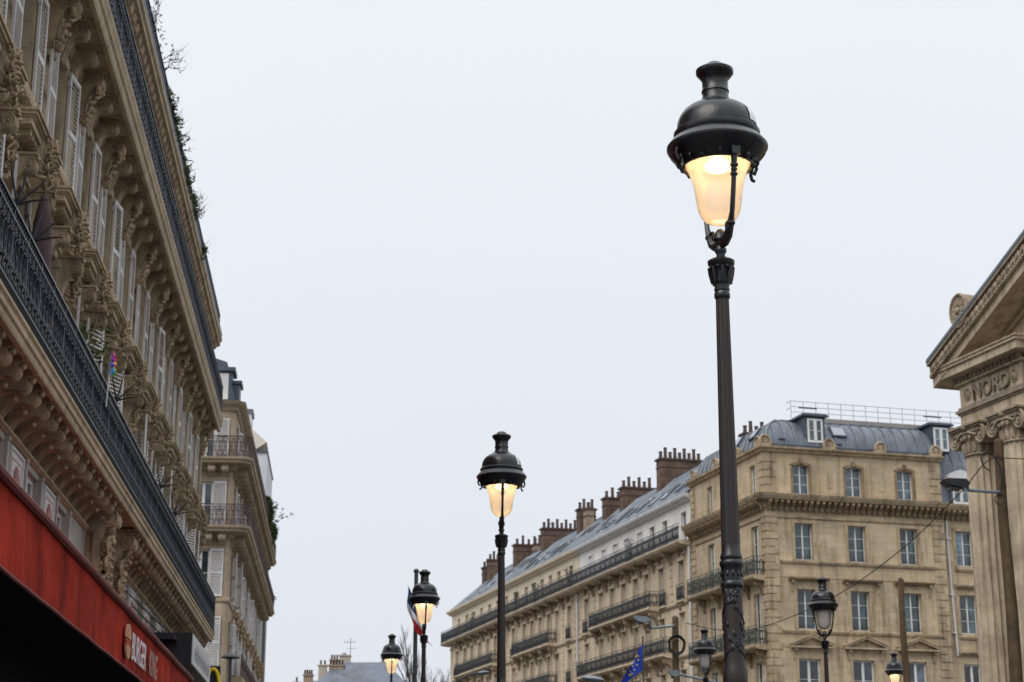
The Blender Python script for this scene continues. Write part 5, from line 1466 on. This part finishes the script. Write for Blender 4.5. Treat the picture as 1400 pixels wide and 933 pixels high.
for sy in (-1, 1):
    vo.box(-0.6, 0.6, sy*0.5-0.04, sy*0.5+0.04, 12.84, 12.97)
    for k in range(-2, 3): vo.ball((k*0.12, sy*0.52, 12.9), 0.05, 0.06, 0.06, 6, 4)
    vo.ball((0, sy*0.58, 13.0), 0.14, 0.09, 0.1, 7, 5); vo.tube([(-0.5, sy*0.55, 12.72), (-0.2, sy*0.6, 12.84), (0.2, sy*0.6, 12.84), (0.5, sy*0.55, 12.72)], 0.035, 5)
vom = vo.mesh('volute', STONE_SC)
for x_ in colx:
    c = SF.at('column', shm, x_, 0.35, 0.0)
    ob('column_base', bs, c); k = ob('capital', capm_, c); ob('volute', vom, c)
boxpart(SF, 'plinth', (-0.2, 3.5, -0.5, 1.0, 0, 0.6), STONE_S); boxpart(SF, 'plinth', (13.2, XW_+0.2, -0.5, 1.0, 0, 0.6), STONE_S)
# arched opening in the recessed centre (glazed)
boxpart(SF, 'great_window', (4.6, 12.0, 0.9, 1.0, 3.0, 11.5), GLASS_D)
for i in range(8): boxpart(SF, 'mullion', (4.6+i*1.02, 4.7+i*1.02, 0.85, 0.9, 3.0, 11.5), DKGREY)
# pediment: raking cornice in bands, sloping 23.7 degrees, apex out of the picture
SLP = 0.44; AX = 8.3
def rake(name, d0, d1, y0, mat_, yb=0.9):
    """band between vertical offsets d0<d1 measured from the upper edge line, front at y0"""
    top = lambda x: 15.29+(x+0.58)*SLP
    for sgn in (0, 1):
        mir = (lambda x: x) if sgn == 0 else (lambda x: 2*AX-x)
        b = MB(); xl = -0.58
        b.prism([(mir(xl), top(xl)+d0), (mir(AX), top(AX)+d0), (mir(AX), top(AX)+d1), (mir(xl), top(xl)+d1)], y0, yb, 'y')
        SF.at(name, b.mesh(name, mat_))
rake('rake_flashing', -0.1, 0.0, -0.62, ZINC)
rake('rake_cornice', -0.2, -0.1, -0.6, STONE_SD); rake('rake_cornice', -0.5, -0.2, -0.5, STONE_SD); rake('rake_cornice', -0.56, -0.5, -0.52, STONE_S); rake('rake_cornice', -0.84, -0.56, -0.42, STONE_S)
lf = MB()
for i in range(72):
    x_ = -0.4+i*0.12; z = 15.29+(x_+0.58)*SLP-0.35
    lf.ball((x_, -0.52, z), 0.05, 0.045, 0.13, 6, 4, (0, -0.25 if i % 2 else 0.35, 0))
stuff(SF.at('carved_band', lf.mesh('carved_band', STONE_SC)))
lf = MB()
for i in range(80):
    x_ = -0.5+i*0.11; z = 15.29+(x_+0.58)*SLP-0.53
    lf.ball((x_, -0.54, z), 0.04, 0.035, 0.04, 5, 4)
stuff(SF.at('bead_row', lf.mesh('bead_row', STONE_SC)))
b = MB(); b.prism([(0.4, 14.95), (2*AX-0.4, 14.95), (AX, 14.95+(AX-0.4)*SLP+0.1)], 0.45, 0.9, 'y'); SF.at('tympanum', b.mesh('tympanum', STONE_S))
lf = MB()
for i in range(50):
    x_ = 1.9+i*0.12; z = 15.29+(x_+0.58)*SLP-1.02
    lf.ball((x_, 0.36, z), 0.05, 0.07, 0.1, 6, 4, (0, 0.4, 0))
stuff(SF.at('carved_band', lf.mesh('carved_band', STONE_SC)))
b = MB(); b.prism([(0.2, 14.9), (2*AX-0.2, 14.9), (AX, 14.9+(AX-0.2)*SLP)], 0.9, 14.0, 'y'); SF.at('roof', b.mesh('roof', ZINC))
# round antefix on the raking cornice
b = MB()
n = 20
b.prism([(0.44*math.cos(2*math.pi*i/n), 0.5*math.sin(2*math.pi*i/n)) for i in range(n)], -0.1, 0.35, 'y')
b.tube([(0.42*math.cos(2*math.pi*i/n), -0.1, 0.48*math.sin(2*math.pi*i/n)) for i in range(n)], 0.05, 5, True)
for i in range(9):
    a = i*2*math.pi/9; b.ball((0.2*math.cos(a), -0.12, 0.22*math.sin(a)), 0.09, 0.06, 0.09, 6, 4)
b.ball((0, -0.14, 0), 0.11, 0.08, 0.11, 7, 5); b.box(-0.3, 0.45, -0.05, 0.3, -0.6, -0.2)
SF.at('antefix', b.mesh('antefix', STONE_SC), 1.22, -0.45, 16.32)

# ------------------------------------------------------------------ wooden poles, cable and their lights
def wood_pole(label, x, y, ztop, r0, r1):
    g = gz(y)
    t = thing('wooden_pole', label, 'pole', (x, y, g), 0, 'temporary wooden poles')
    b = MB(); n = 10
    b.tube([(0.02*math.sin(i*1.3), 0.02*math.cos(i*0.9), (ztop-g)*i/n) for i in range(n+1)], [r0+(r1-r0)*i/n for i in range(n+1)], 12)
    ob('shaft', b.mesh('shaft', WOOD), t)
    b = MB(); b.lathe([(r1*0.95, 0), (r1*0.8, 0.05), (r1*0.3, 0.09), (0, 0.1)], 12); ob('pole_top', b.mesh('pole_top', WOOD), t, (0, 0, ztop-g-0.01))
    for z in (ztop-g-0.8, ztop-g-1.2):
        b = MB(); b.lathe([(r1*1.12, 0), (r1*1.12, 0.05)], 12); ob('strap', b.mesh('strap', DKGREY), t, (0, 0, z))
    return t
wood_pole('thick brown wooden pole standing before the station columns', 12.46, 44.0, 11.4, 0.21, 0.115)
wood_pole('slim brown wooden pole before the yellow stone corner building', 13.29, 60.0, 10.13, 0.16, 0.10)
wood_pole('wooden pole carrying a coil of black cable before the long balconies', 5.55, 60.0, 8.84, 0.16, 0.11)
def pipe_light(label, p0, p1, head_l, head_w, y, cat_mat, head_up=0.25, group='bracket lights on the wooden poles', drop=0.0):
    """arm from p0 (pole) to p1, flat head beyond it; points are (x,z)"""
    t = thing('bracket_light', label, 'street light', (p0[0], y, p0[1]), 0, group)
    d = Vector((p1[0]-p0[0], 0, p1[1]-p0[1]))
    b = MB(); b.tube([(0, 0, 0), d*0.5, d, d+Vector((-0.03 if d.x < 0 else 0.03, 0, head_up*0.6))], 0.045, 8); ob('arm', b.mesh('arm', GREYM), t)
    s = -1 if d.x < 0 else 1
    b = MB(); b.prism([(0, -0.08), (s*0.18, -0.17), (s*head_l*0.75, -0.1), (s*head_l, 0.03), (s*head_l*0.8, 0.07), (s*0.1, 0.05)], -head_w/2, head_w/2, 'y')
    h = ob('head', b.mesh('head', cat_mat), t, (d.x, 0, d.z+head_up))
    b = MB(); b.box(min(s*0.2, s*head_l*0.75), max(s*0.2, s*head_l*0.75), -head_w*0.35, head_w*0.35, -0.19, -0.13); ob('lens', b.mesh('lens', DKGREY), h)
    return t
pipe_light('dark flat street light on a pipe arm beside the station columns', (12.42, 10.05), (11.58, 10.11), 0.68, 0.5, 43.85, BLACK, 0.2)
pipe_light('slim grey light arm on the coil pole, upper one', (5.5, 8.55), (4.72, 8.48), 0.06, 0.1, 59.85, GREYM, 0.02)
pipe_light('thin flat lamp head left of the coil pole', (4.70, 8.5), (4.66, 8.74), 0.58, 0.3, 59.7, GREYM, 0.05)
pipe_light('grey round-backed lamp head low beside the coil pole', (6.75, 6.62), (5.6, 6.86), 0.42, 0.3, 59.2, GREYM, 0.08)
cc = thing('cable_coil', 'coil of black cable hung on the wooden pole', 'cable', (5.55, 59.82, 7.9), 0)
b = MB()
for k in range(7):
    r = 0.24+0.008*k
    b.tube([((r+0.015*math.sin(i+k))*math.cos(2*math.pi*i/24), -0.03-0.02*k, r*1.15*math.sin(2*math.pi*i/24)+0.02*math.sin(k*2)) for i in range(24)], 0.02, 5, True)
ob('loops', b.mesh('loops', CABLE), cc)
b = MB(); b.tube([(0, 0, 0.42), (0.05, 0.1, 0.6), (0.0, 0.15, 0.75)], 0.02, 5); ob('tail', b.mesh('tail', CABLE), cc)
def hang(name, label, pts, r=0.018):
    b = MB(); out_ = []
    P = [Vector(p) for p in pts]
    for i in range(len(P)-1):
        p0 = P[max(i-1, 0)]; p1 = P[i]; p2 = P[i+1]; p3 = P[min(i+2, len(P)-1)]
        for k in range(8):
            t = k/8
            out_.append(0.5*((2*p1)+(-p0+p2)*t+(2*p0-5*p1+4*p2-p3)*t*t+(-p0+3*p1-3*p2+p3)*t**3))
    out_.append(P[-1]); b.tube(out_, r, 5)
    return tag(ob(name, b.mesh(name, CABLE)), label, 'cable')
hang('cable', 'black cable sagging from the station pole to the coil pole', [(12.4, 43.9, 11.0), (12.05, 44, 10.81), (11.62, 45.2, 10.22), (10.74, 48, 9.29), (9.54, 52, 8.5), (7.98, 56, 8.08), (6.9, 58.2, 8.22), (5.92, 60, 8.66)], 0.015)
hang('cable', 'thin cable running right from the top of the station pole', [(12.4, 43.85, 10.95), (13.5, 43.5, 10.85), (16, 43, 10.9)], 0.014)
hang('cable', 'looped black cable hanging beside the station pole top', [(12.38, 43.8, 10.05), (12.42, 43.75, 10.6), (12.2, 43.8, 11.05), (11.95, 43.8, 11.0), (12.0, 43.8, 10.72), (12.15, 43.8, 10.6)], 0.02)
hang('cable', 'small cable curl under the pipe arm beside the station', [(12.3, 43.75, 10.05), (12.42, 43.7, 9.9), (12.36, 43.7, 9.72), (12.22, 43.7, 9.75), (12.2, 43.72, 9.9), (12.32, 43.75, 10.0)], 0.016)

# ------------------------------------------------------------------ flags, other lights
def cloth(b, origin, udir, nu, nv, wu, hv, fold, r0):
    pass
def flag_mast(label, x, y, ztop, r, mat_):
    t = thing('flag_mast', label, 'mast', (x, y, gz(y)), 0, 'flag masts')
    h = ztop-gz(y)
    b = MB(); b.tube([(0, 0, 0), (0, 0, h*0.5), (0, 0, h)], [r*1.25, r*1.1, r], 10); ob('shaft', b.mesh('shaft', mat_), t)
    b = MB(); b.ball((0, 0, h+r), r*1.4, r*1.4, r*1.2, 8, 6); ob('finial', b.mesh('finial', mat_), t)
    b = MB(); b.lathe([(0, 0), (r*3, 0), (r*3, 0.06), (r*1.4, 0.12)], 12); ob('base', b.mesh('base', mat_), t)
flag_mast('thin dark mast carrying the blue starred flag', 5.17, 70.0, 9.25, 0.035, DKGREY)
flag_mast('dark green mast behind the third street lamp', -2.73, 50.0, 8.9, 0.06, IRON_G)
fe = thing('star_flag', 'drooping blue flag with yellow stars on a mast', 'flag', (5.13, 70.0, 9.05), 0)
def droop(fu, fv, W, Hh):
    """hanging cloth: fu along the fly (0..1), fv down the hoist (0..1)"""
    x = -fu*(0.45+0.62*fv)+0.05*math.sin(fu*11+fv*2)*fu
    y = 0.13*math.sin(fu*10+fv*2.5)*(0.25+0.75*fu)
    z = -1.05*fv-fu*(0.95-0.15*fv)
    return Vector((x, y, z))
def cloth_mesh(name, u0, u1, mat_, W, Hh, fn, nu=18, nv=14):
    b = MB(); vs = []; fs = []
    for i in range(nu+1):
        for j in range(nv+1): vs.append(fn(u0+(u1-u0)*i/nu, j/nv, W, Hh))
    for i in range(nu):
        for j in range(nv):
            a = i*(nv+1)+j; fs.append((a, a+1, a+nv+2, a+nv+1))
    return b.add(vs, fs).mesh(name, mat_, 80)
ob('cloth', cloth_mesh('cloth', 0, 1, BLUE, 1.5, 1.0, droop, 30, 16), fe)
for k in range(12):
    a = 2*math.pi*k/12
    u, v = 0.45+0.24*math.cos(a), 0.45+0.33*math.sin(a)
    p = droop(u, v, 1.5, 1.0)
    b = MB()
    P = []
    for i in range(10):
        rr = 0.05 if i % 2 == 0 else 0.022; an_ = math.pi/2+i*math.pi/5; P.append((rr*math.cos(an_), rr*math.sin(an_)))
    b.prism(P, -0.012, 0.012, 'y'); ob('star', cached('star', lambda: b.mesh('star', STAR)), fe, (p.x, p.y-0.03, p.z))
ff = thing('tricolour_flag', 'drooping blue, white and red flag behind the third street lamp', 'flag', (-2.72, 49.9, 8.52), 0)
def droop2(u, v, W, Hh):
    x = -0.15+0.40*u*u+(v-0.5)*(0.16+0.34*u)+0.03*math.sin(10*u+3*v)
    y = -0.12-0.07*math.sin(u*9+v*9)
    z = -0.45*v-1.28*u
    return Vector((x, y, z))
ob('blue_stripe', cloth_mesh('blue_stripe', 0, 0.333, BLUE2, 1.5, 1.1, droop2, 10), ff); ob('white_stripe', cloth_mesh('white_stripe', 0.333, 0.667, FWHITE, 1.5, 1.1, droop2, 10), ff); ob('red_stripe', cloth_mesh('red_stripe', 0.667, 1.0, FRED, 1.5, 1.1, droop2, 10), ff)
def arm_light(label, x, y, zt, pts, hl, group='modern grey street lights'):
    t = thing('modern_street_light', label, 'street light', (x, y, gz(y)), 0, group)
    g = gz(y)
    b = MB(); b.tube([(0, 0, 0), (0, 0, zt-g)], [0.07, 0.05], 10); ob('pole', b.mesh('pole', DKGREY), t)
    b = MB(); b.tube([(px-x, 0, pz-g) for px, pz in pts], 0.03, 7); ob('arm', b.mesh('arm', DKGREY), t)
    ex, ez = pts[-1]; s = 1 if ex > x else -1
    b = MB(); b.ball((0, 0, 0), hl*0.5, hl*0.26, hl*0.14, 12, 8, (0, 0.12*-s, 0)); ob('head', b.mesh('head', GREYM), t, (ex-x+s*hl*0.3, 0, ez-g))
    return t
arm_light('grey cobra-head street light in front of the long cream building', -1.88, 48.0, 5.2, [(-1.88, 5.2), (-1.78, 5.48), (-1.5, 5.68), (-1.2, 5.84), (-0.9, 5.92)], 0.36)
arm_light('grey rounded street light head left of the blue starred flag', 3.0, 58.0, 6.2, [(3.0, 6.2), (2.96, 6.5), (2.85, 6.62)], 0.75)
mu = thing('mushroom_light', 'dark mushroom-shaped street light before the second building', 'street light', (-9.83, 62.0, gz(62)), 0)
h = 7.68-gz(62)
b = MB(); b.tube([(0, 0, 0), (0, 0, h)], [0.08, 0.06], 10); ob('pole', b.mesh('pole', DKGREY), mu)
b = MB(); b.lathe([(0.05, h-0.05), (0.2, h-0.02), (0.32, h+0.0), (0.33, h+0.03), (0.26, h+0.1), (0.15, h+0.15), (0.0, h+0.17)], 20); ob('shade', b.mesh('shade', DKGREY), mu)

# ------------------------------------------------------------------ far houses and the bare tree
def far_house(label, x0, x1, y, zw, zr, depth, seed, wallm, hips=(1.5, 1.5), win=True):
    t = thing('far_house', label, 'building', (x0, y, 1.0), 0.0, 'far houses at the end of the street')
    W = x1-x0; f = Fac(t); r_ = random.Random(seed)
    zw -= 1.0; zr -= 1.0
    n = max(2, int(W/2.6)); ops_ = []
    for i in range(n):
        c = W*(i+0.5)/n
        for z in (zw-2.6, zw-5.6, zw-8.6): ops_.append((c-0.45, c+0.45, z, z+1.7))
    f.at('wall', wall_mesh('wall', 0, W, 0, zw, ops_, wallm))
    for o in ops_: window(f, (o[0]+o[1])/2, o[2], o[3], 0.9, GLASS_D, WHITE, 1, 0.2)
    b = MB(); b.quad((0, 0, 0), (0, depth, 0), (0, depth, zw), (0, 0, zw)); b.quad((W, 0, 0), (W, depth, 0), (W, depth, zw), (W, 0, zw)); f.at('side_wall', b.mesh('side_wall', wallm))
    b = MB(); d = depth/2
    v = [(-0.2, -0.2, zw), (W+0.2, -0.2, zw), (W+0.2, depth, zw), (-0.2, depth, zw), (hips[0], d*0.7, zr), (W-hips[1], d*0.7, zr), (W-hips[1], d*1.3, zr), (hips[0], d*1.3, zr)]
    b.add(v, [(0, 1, 5, 4), (1, 2, 6, 5), (2, 3, 7, 6), (3, 0, 4, 7), (4, 5, 6, 7)])
    rf = f.at('roof', b.mesh('roof', ZINC))
    return t, f, rf
STONE_F = mat('stone_far', (0.47, 0.41, 0.33), 0.9, 0.12, 0.6, bump=0.1, streak=0.3)
t1, f1, r1 = far_house('far house with a broad hipped zinc roof behind the smallest lamp', -22.0, -10.2, 190.0, 16.4, 20.2, 12, 1, STONE_F, (3.0, 3.6))
for x_, z_ in ((3.9, 17.4), (5.0, 17.3), (6.6, 17.2)):
    b = MB(); b.box(-0.3, 0.3, 0, 0.1, 0, 0.9); s = f1.at('skylight', cached('fsk', lambda: b.mesh('skylight', ZINC_D)), x_, 1.9, z_-0.35); s.rotation_euler = (-0.7, 0, 0)
def stack(f, x, y, z0, z1, w, d, pots, mat_):
    b = MB(); b.box(-w/2, w/2, 0, d, 0, z1-z0); b.box(-w/2-0.1, w/2+0.1, -0.1, d+0.1, z1-z0, z1-z0+0.15)
    c = f.at('chimney', b.mesh('chimney', mat_), x, y, z0)
    for k in range(pots):
        pm = cached('fpot', lambda: MB().lathe([(0.12, 0), (0.1, 0.5), (0.13, 0.55), (0.09, 0.55)], 8).mesh('chimney_pot', POT)); ob('chimney_pot', pm, c, (-w/2+(k+0.5)*w/pots, d*0.5, z1-z0+0.12))
stack(f1, 2.9, 3.2, 16.5, 18.7, 1.6, 0.7, 5, CHPLAST); stack(f1, 8.2, 6.5, 16.0, 19.3, 1.5, 0.8, 3, CHPLAST)
t2, f2, r2 = far_house('far house with a row of tall chimneys at the left end of the skyline', -25.0, -18.4, 200.0, 16.4, 19.0, 10, 2, STONE_F, (2.0, 1.0))
stack(f2, 1.9, 1.5, 15.0, 18.4, 1.0, 0.8, 4, CHPLAST); stack(f2, 3.5, 1.6, 15.0, 19.5, 0.9, 0.9, 2, STONE_F); stack(f2, 4.7, 2.6, 16.0, 20.2, 0.9, 0.9, 3, CHPLAST); stack(f2, 6.0, 1.6, 16.0, 20.6, 1.2, 0.9, 0, STONE_F); stack(f2, 0.6, 1.6, 14.5, 17.6, 0.7, 0.7, 1, STONE_F)
b = MB(); b.lathe([(0.3, 0), (0.3, 0.6), (0.2, 0.8), (0, 0.85)], 10); f2.at('roof_vent', b.mesh('roof_vent', GREYM), 5.9, 2.0, 20.2)
b = MB(); b.tube([(0, 0, 0), (0, 0, 2.6)], 0.04, 5); b.tube([(-0.8, 0, 2.1), (0.6, 0, 2.15)], 0.025, 4); b.tube([(-0.5, 0, 1.4), (0.7, 0, 1.4)], 0.02, 4)
for k in range(4): b.tube([(-0.7+0.35*k, 0, 1.9), (-0.7+0.35*k, 0, 2.4)], 0.02, 4)
f2.at('roof_aerial', b.mesh('roof_aerial', GREYM), 6.6, 2.0, 20.1)
t3, f3, r3 = far_house('low brownish far house partly hidden by the bare tree', -10.4, -4.0, 205.0, 17.3, 18.9, 10, 3, CHPLAST, (1.5, 1.5))
def bare_tree(label, x, y, h, seed, spread=0.55):
    t = thing('bare_tree', label, 'tree', (x, y, gz(y)), 0)
    r_ = random.Random(seed); tb = MB(); cb = MB()
    def grow(p, d, ln, r, lev):
        pts = [Vector(p)]; d = Vector(d)
        for i in range(4):
            d = (d+Vector((r_.uniform(-1, 1), r_.uniform(-1, 1), r_.uniform(-0.1, 0.8)))*(0.03 if lev == 0 else 0.16)).normalized(); pts.append(pts[-1]+d*ln/4)
        (tb if lev < 2 else cb).tube(pts, [r*(1-0.1*i) for i in range(5)], 6 if lev < 2 else 3)
        if lev >= 6: return
        for k in range(3 if lev < 5 else 2):
            q = pts[2+k % 3] if lev else pts[-1-(k % 2)]
            nd = (d+Vector((r_.uniform(-1, 1), r_.uniform(-1, 1), r_.uniform(-0.2, 0.7)))*spread*1.3).normalized()
            grow(q, nd, ln*r_.uniform(0.6, 0.8), r*0.6, lev+1)
    grow((0, 0, 0), (0, 0, 1), h*0.36, 0.32, 0)
    ob('trunk', tb.mesh('trunk', TWIG), t); ob('crown', cb.mesh('crown', TWIG), t)
bare_tree('leafless tree at the left end of the long cream building', -6.9, 165.0, 18.3, 4, 0.33)
bare_tree('thin leafless tree behind the dark green mast', -7.9, 178.0, 13.0, 8, 0.33)
